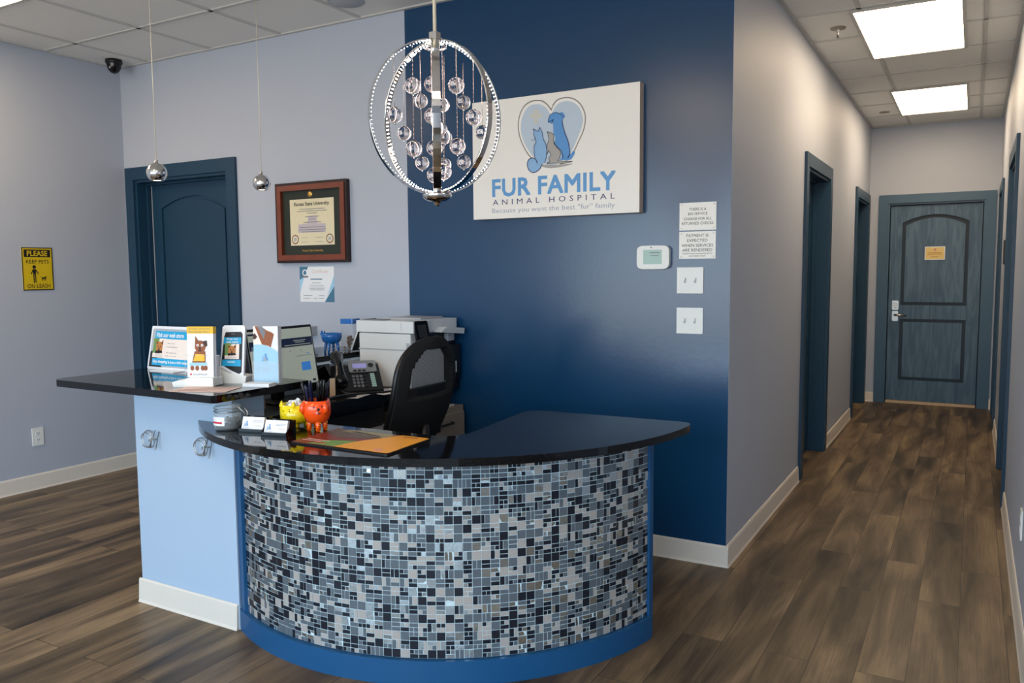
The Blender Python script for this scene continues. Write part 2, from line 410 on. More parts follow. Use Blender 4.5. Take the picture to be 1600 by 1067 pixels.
# shop front behind the viewer: sill wall, head wall and mullioned windows open to the sky
fw_ = MB(); fw_.box(XW, XO, YF-T, YF, 0, 0.32, 'wall_paint').box(XW, XO, YF-T, YF, 2.5, H, 'wall_paint')
fw_.box(XW, -4.7, YF-T, YF, 0.32, 2.5, 'wall_paint').box(1.9, XO, YF-T, YF, 0.32, 2.5, 'wall_paint')
struct(fw_.build('wall_front'))
wf = MB(); xs = [-4.7+1.1*i for i in range(7)]
for x in xs: wf.box(x-0.025, x+0.025, YF-0.1, YF-0.04, 0.32, 2.5, 'window_frame_metal')
wf.box(-4.7, 1.9, YF-0.1, YF-0.04, 0.32, 0.37, 'window_frame_metal').box(-4.7, 1.9, YF-0.1, YF-0.04, 2.45, 2.5, 'window_frame_metal')
struct(wf.build('window_1'))
pl = bpy.data.lights.new('window_portal', 'AREA'); pl.shape = 'RECTANGLE'; pl.size = 6.6; pl.size_y = 2.18; pl.cycles.is_portal = True
po = bpy.data.objects.new('window_portal', pl); COL.objects.link(po); po.location = (-1.4, YF-0.12, 1.41); po.rotation_euler = (math.radians(90), 0, 0)

def baseboard(name, runs):
    b = MB()
    for fr, a0, a1 in runs:
        b.prism(Fr(fr(a0, 0, 0), fr.n, fr.v), [(0, 0), (0.016, 0), (0.012, 0.012), (0.008, 0.09), (0.004, 0.1), (0, 0.1)], -(a1-a0), 0, 'baseboard_vinyl')
    return struct(b.build(name))
def bb(fr, a0, a1):
    return (fr, a0, a1)
class _F(Fr): pass
# profile extruded along the wall: frame right = wall normal, up = z, so its normal runs along -wall-right
baseboard('baseboard_left', [bb(FW, YF, YB)])
baseboard('baseboard_back', [bb(FB, -4.09, XL+0.012)])
baseboard('baseboard_hall_left', [bb(FL, YB-0.012, 5.40), bb(FL, 6.50, 7.94), bb(FL, 9.02, YE)])
baseboard('baseboard_end', [bb(FE, XL, -0.86), bb(FE, 0.165, XR)])
baseboard('baseboard_right', [bb(FR_, -YE, -8.84), bb(FR_, -7.89, -6.48), bb(FR_, -5.32, -YR)])

# ---------------------------------------------------------------- doors
def arch_loop(a0, a1, b0, b1, rise, n=14):
    pts = [(a0, b0), (a1, b0), (a1, b1-rise)]
    for i in range(1, n):
        t = i/n; pts.append((a1+(a0-a1)*t, b1-rise+rise*(1-(2*t-1)**2)))
    return pts+[(a0, b1-rise)]
def door(name, fr, a0, a1, h, depth=0.1, mat='door_paint', cas=0.085, handle=None, z0=0.004, gap=0.0, cas_mat=None, gd=0.012):
    cas_mat = cas_mat or mat
    root = empty(name, fr((a0+a1)/2, 0, 0), kind='structure'); M = Matrix.Translation(-root.location)
    f = Fr(-root.location+fr.o, fr.u, fr.v)
    c = MB(); out = [(a0-cas, 0), (a0, 0), (a0, h), (a1, h), (a1, 0), (a1+cas, 0), (a1+cas, h+cas), (a0-cas, h+cas)]
    c.prism(f, out, 0.0, 0.018, cas_mat)
    c.prism(f, [(a0, 0), (a0+0.018, 0), (a0+0.018, h-0.018), (a1-0.018, h-0.018), (a1-0.018, 0), (a1, 0), (a1, h), (a0, h)], -T, 0.0, cas_mat)
    c.build('casing', root, bevel=0.004)
    s = MB(); a, b, tz = a0+0.018, a1-0.018, h-0.018
    s.prism(f, [(a, 0), (a+0.014, 0), (a+0.014, tz-0.014), (b-0.014, tz-0.014), (b-0.014, 0), (b, 0), (b, tz), (a, tz)], -depth+0.002, -depth+0.03, cas_mat)
    if depth > 0.05: s.build('door_stop', root)
    else: MB().fbox(f, a, b, 0.0, tz, -depth-0.1, -depth-0.075, 'door_recess_dark').build('backing', root)  # sheet added behind the slab so outside light can't leak through gaps
    w = b-a; st = 0.105*w/0.8; sl = MB(); gp = 0.003 if depth > 0.05 else 0.009; A0, A1 = a+gp+gap, b-gp
    up = arch_loop(A0+st, A1-st, 1.005, h-0.12, 0.075); lo = [(A0+st, 0.24), (A1-st, 0.24), (A1-st, 0.865), (A0+st, 0.865)]
    sl.fbox(f, A0, A1, z0, tz-gp, -depth-0.035-gd+0.012, -depth-gd, 'door_recess_dark' if gd > 0.02 else mat)
    sl.prism(f, [[(A0, z0), (A1, z0), (A1, tz-gp), (A0, tz-gp)], up[::-1], lo[::-1]], -depth-gd, -depth, mat)
    sl.build('slab', root, bevel=0.003)
    p = MB(); i = 0.022 if gd < 0.02 else 0.032
    p.prism(f, arch_loop(A0+st+i, A1-st-i, 1.005+i, h-0.12-i, 0.075), -depth-gd, -depth-0.003, mat)
    p.build('upper_panel', root, bevel=0.006)
    MB().prism(f, [(A0+st+i, 0.24+i), (A1-st-i, 0.24+i), (A1-st-i, 0.865-i), (A0+st+i, 0.865-i)], -depth-gd, -depth-0.003, mat).build('lower_panel', root, bevel=0.006)
    return root, f, -depth, A0, A1
d, f, dz, A0, A1 = door('door_1', FB, -5.09, -4.165, 2.025, 0.1)
d.children
mb = MB(); mb.fbox(f, A0+0.018, A0+0.022, 0.02, 1.99, dz, dz+0.004, 'light_grey_print'); tag(mb.build('lit_edge_strip', d), 'thin pale strip painted as light on the hinge side slab edge')  # pale colour stands in for light catching the slab edge
d, f, dz, A0, A1 = door('door_2', FL, 5.50, 6.40, 2.03, 0.105)
MB().lathe([(0.001, 0), (0.026, 0), (0.026, 0.008), (0.012, 0.01), (0.012, 0.04), (0.03, 0.05), (0.03, 0.07), (0.001, 0.08)], f(A0+0.06, 0.95, dz), 'satin_metal', 16, Fr((0, 0, 0), f.u, f.v)).build('door_knob', d)
d, f, dz, A0, A1 = door('door_3', FL, 8.03, 8.93, 2.03, 0.105)
MB().lathe([(0.001, 0), (0.026, 0), (0.026, 0.008), (0.012, 0.01), (0.012, 0.04), (0.03, 0.05), (0.03, 0.07), (0.001, 0.08)], f(A0+0.06, 0.95, dz), 'satin_metal', 16, Fr((0, 0, 0), f.u, f.v)).build('door_knob', d)
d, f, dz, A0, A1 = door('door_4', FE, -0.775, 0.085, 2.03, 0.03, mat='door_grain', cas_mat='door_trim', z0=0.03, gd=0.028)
MB().fbox(f, A0, A1, 0.0, 0.026, -0.06, -0.012, 'tan_plastic').build('threshold', d)
lk = MB(); lk.prism(f, rrect(A0+0.035, A0+0.095, 0.955, 1.05, 0.012), dz, dz+0.02, 'satin_metal'); lk.prism(f, rrect(A0+0.037, A0+0.093, 0.84, 0.945, 0.012), dz, dz+0.012, 'satin_metal')
for i in range(3):
    for j in range(3): lk.fbox(f, A0+0.045+i*0.015, A0+0.055+i*0.015, 0.975+j*0.022, 0.987+j*0.022, dz+0.02, dz+0.024, 'white_plastic')
lk.build('keypad_lock', d, bevel=0.002)
MB().tube([f(A0+0.065, 0.905, dz), f(A0+0.065, 0.905, dz+0.05), f(A0+0.08, 0.905, dz+0.06), f(A0+0.17, 0.9, dz+0.055)], 0.011, 'satin_metal').build('lever_handle', d)
door('door_5', FR_, -6.38, -5.42, 2.03, 0.105, mat='door_paint')
door('door_6', FR_, -8.74, -7.99, 2.03, 0.105, mat='door_paint')
# notice on the end door
t = empty('door_notice', (-0.342, YE-0.03-dz*0-0.0, 1.525), 0, 'small yellow notice stuck on the blue door at the hall end', 'notice')
ff = Fr((0, 0, 0)); tt = MB(); tt.fbox(ff, -0.09, 0.09, -0.066, 0.066, 0.0, 0.004, 'white_card'); t.location.y = YE+0.033
tt.build('card', t)
tt = MB(); tt.rect(ff, -0.082, 0.082, -0.058, 0.058, 0.0046, 'card_yellow'); tt.disc(ff, 0, 0.035, 0.013, 0.005, 'pink_print')
for k, (wd, zz) in enumerate([(0.06, 0.005), (0.065, -0.01), (0.03, -0.035)]): tt.rect(ff, -wd, wd, zz-0.003, zz+0.003, 0.005, 'orange_tan')
tt.build('printed_face', t)

# ---------------------------------------------------------------- ceiling things
def troffer(x0, x1, y0, y1, label):
    r = empty('ceiling_light', ((x0+x1)/2, (y0+y1)/2, H), 0, label, 'ceiling light', 'ceiling light panels')
    a, b = (x1-x0)/2, (y1-y0)/2
    f = Fr((0, 0, 0), (1, 0, 0), (0, -1, 0))
    MB().prism(f, [[(-a, -b), (a, -b), (a, b), (-a, b)], [(-a+0.02, b-0.02), (a-0.02, b-0.02), (a-0.02, -b+0.02), (-a+0.02, -b+0.02)]], 0.0, 0.012, 'ceiling_bar').build('frame', r)
    MB().fbox(f, -a+0.021, a-0.021, -b+0.021, b-0.021, 0.002, 0.007, 'panel_light').build('diffuser', r)
troffer(-0.655, -0.085, 4.95, 6.12, 'bright rectangular ceiling light panel nearest in the hallway')
troffer(-0.645, -0.08, 7.29, 8.46, 'smaller-looking ceiling light panel near the blue door at hall end')
troffer(-4.91, -4.30, 1.33, 2.52, 'glowing ceiling light panel cut off at the top left corner')
troffer(-2.42, -1.83, -0.4, 0.78, 'unseen ceiling light panel added as fill, lobby in front of the desk')  # this panel and the next are added out of view as fill light
troffer(-0.6, 0.0, -0.4, 0.78, 'unseen ceiling light panel added as fill, lobby right of the desk')
t = empty('dome_camera', (-5.035, 3.50, H), 0, 'black dome security camera under ceiling in the left corner', 'security camera')
MB().lathe([(0.001, 0), (0.072, 0), (0.075, -0.02), (0.07, -0.035), (0.001, -0.035)], (0, 0, 0), 'black_plastic').build('mount', t)
MB().lathe([(0.066, -0.035)]+[(0.064*math.cos(i*math.pi/16), -0.037-0.075*math.sin(i*math.pi/16)) for i in range(1, 9)], (0, 0, 0), 'black_gloss').build('dome', t)
tag(MB().sphere((0.02, -0.055, -0.07), 0.011, 'satin_metal', 12, 8).build('lens', t), 'silver lens dot'); t.scale = (0.72, 0.72, 0.8)
def sprinkler(x, y, label, drop=0.05):
    t = empty('sprinkler', (x, y, H), 0, label, 'sprinkler')
    MB().lathe([(0.001, 0), (0.045, 0), (0.042, -0.006), (0.016, -0.01), (0.001, -0.01)], (0, 0, 0), 'beige_metal', 20).build('escutcheon', t)
    if drop: MB().lathe([(0.011, -0.008), (0.011, -0.02), (0.006, -0.025), (0.006, -drop), (0.02, -drop-0.002), (0.001, -drop-0.004)], (0, 0, 0), 'satin_metal', 12).build('head', t)
sprinkler(-0.752, 5.26, 'pendent sprinkler head beside the nearest hallway light panel', 0.06)
sprinkler(-0.76, 8.24, 'flat round sprinkler cover near the far end of hallway ceiling', 0.0)
t = empty('ceiling_speaker', (-2.93, 3.40, H), 0, 'round flat grey ceiling speaker grille at the top of the picture', 'ceiling speaker')
MB().lathe([(0.001, -0.004), (0.075, -0.005), (0.078, -0.003), (0.092, -0.006), (0.1, 0)], (0, 0, 0), 'light_grey_print', 28).build('grille', t)

# ---------------------------------------------------------------- wall things
def plate_item(name, fr, a0, a1, b0, b1, thick, mat, label, cat, bevel=0.002, group=None, part='board', side=None):
    c = fr((a0+a1)/2, (b0+b1)/2, 0)
    t = empty(name, c, 0, label, cat, group)
    f = Fr((0, 0, 0), fr.u, fr.v); w, h = (a1-a0)/2, (b1-b0)/2
    m = MB(); m.prism(f, [(-w, -h), (w, -h), (w, h), (-w, h)], 0.0, thick, mat, side)
    m.build(part, t, bevel=bevel)
    return t, Fr(f(-w, -h, thick), f.u, f.v), 2*w, 2*h
LOGO = dict(
    heart=[(0.456,0.515),(0.436,0.541),(0.408,0.562),(0.374,0.569),(0.34,0.566),(0.305,0.548),(0.281,0.51),(0.271,0.461),(0.276,0.416),(0.292,0.369),(0.321,0.319),(0.349,0.29),(0.401,0.257),(0.457,0.237),(0.524,0.257),(0.557,0.284),(0.582,0.313),(0.606,0.357),(0.628,0.399),(0.638,0.441),(0.636,0.48),(0.617,0.52),(0.585,0.55),(0.541,0.565),(0.492,0.56),(0.467,0.538)],
    heart_in=[(0.455,0.49),(0.43,0.525),(0.402,0.545),(0.374,0.551),(0.345,0.549),(0.316,0.532),(0.296,0.499),(0.286,0.46),(0.289,0.415),(0.307,0.368),(0.332,0.326),(0.358,0.296),(0.401,0.267),(0.457,0.247),(0.519,0.267),(0.552,0.294),(0.574,0.321),(0.595,0.363),(0.614,0.405),(0.625,0.442),(0.622,0.476),(0.606,0.511),(0.579,0.536),(0.541,0.548),(0.497,0.542),(0.472,0.52)],
    cross=[(0.36,0.528),(0.386,0.525),(0.386,0.506),(0.407,0.504),(0.407,0.481),(0.386,0.483),(0.386,0.458),(0.359,0.46),(0.359,0.485),(0.336,0.488),(0.337,0.511),(0.359,0.508)],
    dog=[(0.439,0.465),(0.436,0.456),(0.458,0.45),(0.466,0.45),(0.469,0.399),(0.48,0.378),(0.472,0.349),(0.491,0.333),(0.51,0.312),(0.513,0.282),(0.502,0.271),(0.546,0.265),(0.565,0.269),(0.582,0.292),(0.584,0.304),(0.574,0.309),(0.565,0.298),(0.554,0.289),(0.558,0.303),(0.549,0.353),(0.53,0.4),(0.519,0.438),(0.516,0.462),(0.527,0.471),(0.531,0.476),(0.527,0.49),(0.514,0.5),(0.503,0.495),(0.483,0.5),(0.458,0.495),(0.447,0.484),(0.439,0.47)],
    pup=[(0.434,0.412),(0.45,0.408),(0.47,0.396),(0.469,0.369),(0.472,0.349),(0.491,0.333),(0.508,0.307),(0.502,0.278),(0.491,0.268),(0.524,0.262),(0.571,0.258),(0.524,0.252),(0.485,0.257),(0.435,0.258),(0.435,0.264),(0.449,0.265),(0.442,0.283),(0.455,0.299),(0.441,0.322),(0.434,0.303),(0.431,0.313),(0.435,0.352),(0.444,0.371),(0.44,0.394)],
    cat=[(0.356,0.433),(0.376,0.422),(0.385,0.418),(0.393,0.437),(0.406,0.414),(0.412,0.379),(0.427,0.353),(0.432,0.323),(0.429,0.289),(0.421,0.264),(0.404,0.256),(0.389,0.232),(0.358,0.219),(0.332,0.233),(0.322,0.262),(0.332,0.286),(0.355,0.291),(0.367,0.288),(0.361,0.319),(0.361,0.349),(0.373,0.367),(0.367,0.388),(0.359,0.403),(0.362,0.418)],
    shadow=[(0.404,0.246),(0.435,0.237),(0.491,0.235),(0.546,0.241),(0.568,0.248),(0.491,0.249),(0.412,0.254)],
    tail=[(0.378,0.263),(0.372,0.28),(0.355,0.291),(0.332,0.286),(0.322,0.262),(0.332,0.233),(0.358,0.219),(0.389,0.232),(0.404,0.256)],
    whisk=[(0.344,0.379),(0.364,0.379),(0.366,0.388)],
    dogback=[(0.516,0.462),(0.519,0.438),(0.53,0.4),(0.549,0.353),(0.557,0.303),(0.554,0.289),(0.546,0.277)],
    dogleg=[(0.472,0.359),(0.486,0.333),(0.508,0.317),(0.519,0.292),(0.519,0.277)],
    dogear=[(0.458,0.45),(0.469,0.467),(0.458,0.463),(0.441,0.462),(0.447,0.484),(0.458,0.495),(0.483,0.5),(0.514,0.485),(0.525,0.471)])
def smooth(P, n=4, closed=True):
    out = []; N = len(P)
    for i in range(N if closed else N-1):
        p0, p1, p2, p3 = (P[(i-1) % N], P[i], P[(i+1) % N], P[(i+2) % N]) if closed else (P[max(i-1, 0)], P[i], P[i+1], P[min(i+2, N-1)])
        d1 = math.hypot(p1[0]-p0[0], p1[1]-p0[1]); d2 = math.hypot(p2[0]-p1[0], p2[1]-p1[1])
        for j in range(n):
            t = j/n; out.append(tuple(0.5*(2*p1[q]+(p2[q]-p0[q])*t+(2*p0[q]-5*p1[q]+4*p2[q]-p3[q])*t*t+(3*p1[q]-p0[q]-3*p2[q]+p3[q])*t**3) for q in (0, 1)))
    return out if closed else out+[P[-1]]
for k_ in ('heart', 'heart_in'):
    h_ = LOGO[k_]; c_ = h_[0]; LOGO[k_] = smooth(h_, 5, False)
for k_ in ('shadow',): LOGO[k_] = smooth(LOGO[k_], 4)
for k_ in ('tail', 'dogback', 'dogleg', 'dogear'): LOGO[k_] = smooth(LOGO[k_], 4, False)
def logo(m, f, k=1.0, ox=0.0, oy=0.0, line=True, e=0.0004, heart=True, base=0.0):
    S = lambda n: [(ox+a*k, oy+b*k) for a, b in LOGO[n]]
    c = base
    if heart:
        m.stroke(f, S('heart'), 0.0055*k, c+e, 'logo_grey', True); m.poly(f, S('heart_in'), c+e, 'logo_pale')
        m.poly(f, S('cross'), c+2*e, 'logo_beige')
    m.poly(f, S('shadow'), c+2.5*e, 'logo_grey'); m.poly(f, S('dog'), c+3*e, 'logo_mid_blue'); m.poly(f, S('cat'), c+3*e, 'logo_light_blue'); m.poly(f, S('pup'), c+4*e, 'logo_grey')
    if line:
        m.stroke(f, S('tail'), 0.004*k, c+5*e, 'logo_navy'); m.stroke(f, S('dogback'), 0.004*k, c+5*e, 'logo_navy'); m.stroke(f, S('dogear'), 0.003*k, c+5*e, 'logo_navy')
        m.stroke(f, S('dogleg'), 0.003*k, c+5*e, 'black_print'); m.stroke(f, S('whisk'), 0.002*k, c+5*e, 'logo_navy'); m.stroke(f, S('pup'), 0.0025*k, c+5*e, 'black_print', True)
        m.stroke(f, S('cat')[:10], 0.003*k, c+5*e, 'logo_navy'); m.stroke(f, S('cat')[17:]+S('cat')[:1], 0.003*k, c+5*e, 'logo_navy')
t, f, w, h = plate_item('hospital_sign', FB, -2.28, -1.366, 1.644, 2.24, 0.05, 'sign_white', 'large white FUR FAMILY ANIMAL HOSPITAL sign on the dark blue wall', 'sign', 0.0015, side='sign_edge')
m = MB(); logo(m, f, e=0.0005)
m.build('logo_print', t)
m = MB(); m.text(f, 'FUR FAMILY', 0.118, 0.793, 0.112, 0.198, 0.0005, 'logo_blue', bold=0.022, space=1.04)
m.text(f, 'ANIMAL HOSPITAL', 0.118, 0.791, 0.069, 0.096, 0.0005, 'logo_navy', space=1.7)
m.text(f, 'Because you want the best "fur" family', 0.114, 0.792, 0.0215, 0.053, 0.0005, 'logo_tag')
m.build('lettering', t)

def notice(a0, a1, b0, b1, lines, label):
    t, f, w, h = plate_item('payment_notice', FB, a0, a1, b0, b1, 0.003, 'sign_white', label, 'sign', 0.0, 'engraved payment notices on the blue wall')
    m = MB()
    for s, wd, zc, hh in lines: m.text(f, s, w/2-wd*w/2, w/2+wd*w/2, zc*h-hh*h/2, zc*h+hh*h/2, 0.0006, 'black_print')
    m.build('lettering', t)
    for a in (0.01, w-0.01):
        for b in (0.009, h-0.009): MB().lathe([(0.001, 0.0012), (0.0025, 0.001), (0.003, 0)], f(a, b, 0), 'satin_metal', 8, f).build('screw', t)
notice(-1.188, -1.017, 1.555, 1.680, [('THERE IS A', 0.46, 0.76, 0.1), ('$25 SERVICE', 0.53, 0.59, 0.1), ('CHARGE FOR ALL', 0.76, 0.415, 0.1), ('RETURNED CHECKS', 0.86, 0.25, 0.1)], 'upper white notice about the $25 service charge on returned checks')
notice(-1.188, -1.018, 1.425, 1.549, [('PAYMENT IS', 0.6, 0.85, 0.11), ('EXPECTED', 0.56, 0.67, 0.11), ('WHEN SERVICES', 0.86, 0.49, 0.11), ('ARE RENDERED', 0.82, 0.32, 0.11), ('UNLESS PRIOR ARRANGEMENTS', 0.82, 0.19, 0.045), ('HAVE BEEN MADE', 0.46, 0.1, 0.045)], 'lower white notice reading payment is expected when services are rendered')
# thermostat
t = empty('thermostat', FB(-1.307, 1.434), 0, 'white thermostat with grey-green display on the blue wall', 'thermostat')
f = Fr((0, 0, 0)); m = MB(); body = []
for i in range(24):
    a = 2*math.pi*i/24; ca, sa = math.cos(a), math.sin(a)
    body.append((0.079*math.copysign(abs(ca)**0.35, ca), 0.055*math.copysign(abs(sa)**0.35, sa)))
m.prism(f, body, 0, 0.028, 'white_plastic'); m.build('body', t, bevel=0.006)
MB().fbox(f, -0.046, 0.044, -0.031, 0.035, 0.028, 0.0292, 'lcd_green').build('display', t)
m = MB(); m.rect(f, -0.015, 0.035, 0.02, 0.024, 0.0297, 'grey_print')
m.rect(f, -0.01, 0.03, 0.006, 0.009, 0.0297, 'grey_print'); m.rect(f, -0.012, -0.004, 0.043, 0.049, 0.0287, 'grey_print'); m.build('display_marks', t)
def switch(a, b, label):
    t, f, w, h = plate_item('light_switch', FB, a-0.062, a+0.062, b-0.06, b+0.06, 0.006, 'white_plastic', label, 'light switch', 0.002, 'double light switches on the blue wall', part='plate')
    for dx in (-0.024, 0.024):
        MB().fbox(Fr((0, 0, 0)), dx-0.005, dx+0.005, -0.012, 0.012, 0.006, 0.008, 'light_grey_print').build('slot', t)
        MB().fbox(Fr((0, 0, 0)), dx-0.0035, dx+0.0035, 0.0, 0.011, 0.008, 0.016, 'white_plastic').build('toggle', t)
switch(-1.134, 1.326, 'upper white double light switch just below the payment notices')
switch(-1.134, 1.140, 'lower white double light switch, the bottom one on blue wall')
# diploma
t = empty('framed_diploma', FB(-3.44, 1.675), 0, 'framed university diploma with dark mat in a mahogany frame', 'framed diploma')
f = Fr((0, 0, 0)); w, h = 0.283, 0.24
m = MB(); m.prism(f, [[(-w, -h), (w, -h), (w, h), (-w, h)], [(-w+0.022, h-0.022), (w-0.022, h-0.022), (w-0.022, -h+0.022), (-w+0.022, -h+0.022)]], 0, 0.03, 'mahogany_dark')
w2, h2 = w-0.016, h-0.016
m.prism(f, [[(-w2, -h2), (w2, -h2), (w2, h2), (-w2, h2)], [(-w+0.048, h-0.048), (w-0.048, h-0.048), (w-0.048, -h+0.048), (-w+0.048, -h+0.048)]], 0.0, 0.036, 'mahogany')
m.build('frame', t, bevel=0.006)
m = MB(); m.fbox(f, -w+0.04, w-0.04, -h+0.04, h-0.04, 0.002, 0.014, 'green_mat'); m.build('mat_board', t)
m = MB(); m.rect(f, -0.178, 0.172, -0.135, 0.14, 0.0150, 'parchment'); m.build('certificate_sheet', t)
m = MB(); m.text(f, 'Kansas State University', -0.142, 0.135, 0.095, 0.122, 0.0156, 'black_print', bold=0.012)
for zz, w_ in [(0.08, 0.1), (0.068, 0.12), (0.055, 0.04), (0.035, 0.055), (0.02, 0.025), (0.002, 0.07), (-0.028, 0.1), (-0.042, 0.11), (-0.054, 0.09)]: m.rect(f, -w_, w_, zz-0.0018, zz+0.0018, 0.0158, 'grey_print')
m.prism(f, [(-0.115, -0.06), (0.105, -0.06), (0.105, -0.01), (0.04, -0.005), (0.035, 0.04), (-0.03, 0.04), (-0.04, -0.005), (-0.115, -0.01)], 0.0151, 0.0153, 'lilac_print')
m.text(f, 'Kansas State University', -0.085, 0.08, -0.175, -0.16, 0.0150, 'gold', bold=0.012)
for sx in (-0.14, 0.135):
    m.disc(f, sx, -0.098, 0.028, 0.0156, 'seal_red', 24); m.disc(f, sx, -0.098, 0.022, 0.0160, 'parchment', 24); m.disc(f, sx, -0.098, 0.012, 0.0164, 'light_grey_print', 16)
for a, b in [(-0.09, -0.04), (0.02, 0.08)]:
    for zz in (-0.09, -0.115): m.rect(f, a, b, zz-0.001, zz+0.001, 0.0156, 'grey_print')
m.build('printing', t)
MB().lathe([(0.001, 0.004), (0.014, 0.003), (0.018, 0)], f(-0.015, 0.168, 0.0145), 'gold', 20, f).build('medallion', t)
# small certificate taped under it
t, f, w, h = plate_item('paper_certificate', FB, -3.567, -3.293, 1.2, 1.412, 0.0015, 'white_card', 'unframed white and blue certificate on the wall below the diploma', 'certificate', 0.0, part='sheet')
m = MB()
m.poly(f, [(0, h), (0.07, h), (0.035, h*0.72), (0.0, h*0.62)], 0.0005, 'teal_print'); m.poly(f, [(0, h*0.62), (0.04, h*0.74), (0.015, h*0.45), (0, h*0.25)], 0.0004, 'sky_print')
m.poly(f, [(w, 0), (w, h*0.45), (w*0.84, h*0.2), (w*0.72, 0)], 0.0005, 'teal_print'); m.poly(f, [(w, h*0.45), (w, h*0.75), (w*0.86, h*0.35), (w*0.74, 0.0), (w*0.8, 0.04)], 0.0004, 'sky_print')
m.disc(f, 0.043, h*0.83, 0.02, 0.0008, 'white_card'); m.disc(f, 0.043, h*0.83, 0.013, 0.0012, 'teal_print'); m.rect(f, 0.02, 0.068, h*0.69, h*0.74, 0.0008, 'grey_print')
m.text(f, 'Certificate', 0.1, 0.23, h*0.82, h*0.92, 0.0006, 'peach_paper', shear=0.3)
m.rect(f, w*0.32, w*0.66, h*0.63, h*0.66, 0.0006, 'teal_print')
for zz, a, b in [(0.54, 0.36, 0.62), (0.47, 0.3, 0.7), (0.42, 0.28, 0.72), (0.38, 0.28, 0.72), (0.34, 0.3, 0.7), (0.18, 0.1, 0.36), (0.18, 0.55, 0.72), (0.1, 0.1, 0.3), (0.1, 0.4, 0.5), (0.1, 0.55, 0.7)]: m.rect(f, w*a, w*b, h*zz-0.001, h*zz+0.0015, 0.0006, 'grey_print')
m.build('printing', t)
# yellow leash sign
t, f, w, h = plate_item('leash_sign', FW, 2.911, 3.107, 1.278, 1.55, 0.003, 'yellow_sign', 'yellow and black PLEASE KEEP PETS ON LEASH sign on left wall', 'sign', 0.0)
m = MB(); m.stroke(f, [(0.003, 0.003), (w-0.003, 0.003), (w-0.003, h-0.003), (0.003, h-0.003)], 0.006, 0.0004, 'black_print', True)
m.rect(f, 0.014, w-0.014, h-0.062, h-0.014, 0.0004, 'black_print'); m.text(f, 'PLEASE', 0.034, w-0.034, h-0.054, h-0.022, 0.0008, 'yellow_sign', bold=0.02)
m.text(f, 'KEEP PETS', 0.026, w-0.026, h-0.102, h-0.078, 0.0004, 'black_print', bold=0.006); m.text(f, 'ON LEASH', 0.026, w-0.024, 0.014, 0.04, 0.0004, 'black_print', bold=0.006)
m.disc(f, 0.075, h-0.124, 0.0115, 0.0006, 'black_print')
m.poly(f, [(0.064, h-0.138), (0.086, h-0.138), (0.084, h-0.17), (0.066, h-0.17)], 0.0006, 'black_print')
m.stroke(f, [(0.066, h-0.142), (0.054, h-0.168)], 0.006, 0.0006, 'black_print'); m.stroke(f, [(0.084, h-0.142), (0.1, h-0.168)], 0.006, 0.0006, 'black_print')
m.stroke(f, [(0.07, h-0.168), (0.07, h-0.222)], 0.0065, 0.0006, 'black_print'); m.stroke(f, [(0.08, h-0.168), (0.081, h-0.222)], 0.0065, 0.0006, 'black_print')
m.poly(f, [(0.12, h-0.19), (0.14, h-0.19), (0.142, h-0.182), (0.15, h-0.186), (0.147, h-0.198), (0.12, h-0.2)], 0.0006, 'black_print')
for xx in (0.122, 0.127, 0.14, 0.144): m.stroke(f, [(xx, h-0.195), (xx, h-0.21)], 0.003, 0.0006, 'black_print')
m.stroke(f, [(0.12, h-0.192), (0.113, h-0.184)], 0.002, 0.0006, 'black_print')
m.build('printing', t)
def outlet(name, fr, a, b, label):
    t, f, w, h = plate_item(name, fr, a-0.036, a+0.036, b-0.057, b+0.057, 0.006, 'white_plastic', label, 'power outlet', 0.002, part='plate')
    m = MB(); g = Fr((0, 0, 0), fr.u, fr.v)
    for dz_ in (-0.022, 0.022):
        m.prism(g, rrect(-0.016, 0.016, dz_-0.014, dz_+0.014, 0.008), 0.006, 0.0075, 'white_card')
        for sx in (-0.006, 0.006): m.rect(g, sx-0.0015, sx+0.0015, dz_-0.002, dz_+0.008, 0.0080, 'black_print')
        m.disc(g, 0, dz_-0.007, 0.003, 0.0080, 'black_print', 8)
    m.build('sockets', t)
outlet('power_outlet', FW, 2.947, 0.339, 'white power outlet low on the left wall above baseboard')
outlet('power_outlet', FR_, -3.66, 0.375, 'white power outlet plate low on the right hallway wall at picture edge')
outlet('power_outlet', FR_, -6.9, 0.33, 'small white power outlet between the two right-hand hallway doors')
t, f, w, h = plate_item('door_plaque', FR_, -7.28, -7.10, 1.4, 1.58, 0.008, 'black_plastic', 'small dark plaque on the right wall beside the far doorway', 'sign', 0.001)
# wire hooks
def hook(x, label):
    t = empty('leash_hook', (x, 2.1, 0.704), 0, label, 'hook', 'round wire leash hooks on the light blue panel')
    m = MB(); c = lambda cx, r, y: [(cx+r*math.cos(a*0.3491), y, r*math.sin(a*0.3491)) for a in range(18)]
    m.tube(c(-0.025, 0.036, -0.012), 0.002, 'satin_metal', 6, True); m.tube(c(-0.018, 0.03, -0.03), 0.002, 'satin_metal', 6, True)
    m.build('rings', t)
    m = MB(); m.tube([(0.016+0.0, -0.01, 0.04), (0.018, -0.03, 0.0), (0.026, -0.045, -0.025), (0.04, -0.05, -0.02), (0.05, -0.055, 0.02), (0.052, -0.056, 0.034)], 0.002, 'satin_metal', 6)
    m.tube([(0.03, -0.004, 0.035), (0.03, -0.02, -0.03), (0.036, -0.03, -0.036)], 0.002, 'satin_metal', 6); m.sphere((0.052, -0.056, 0.036), 0.0055, 'chrome', 10, 8)
    m.tube([(0.01, -0.0, 0.0), (-0.02, -0.012, 0.0), (-0.0, -0.03, -0.004)], 0.003, 'satin_metal', 6)
    m.build('prong', t)
hook(-2.872, 'left wire leash hook on light blue desk panel')
hook(-2.557, 'right wire leash hook on light blue panel near the curved counter')

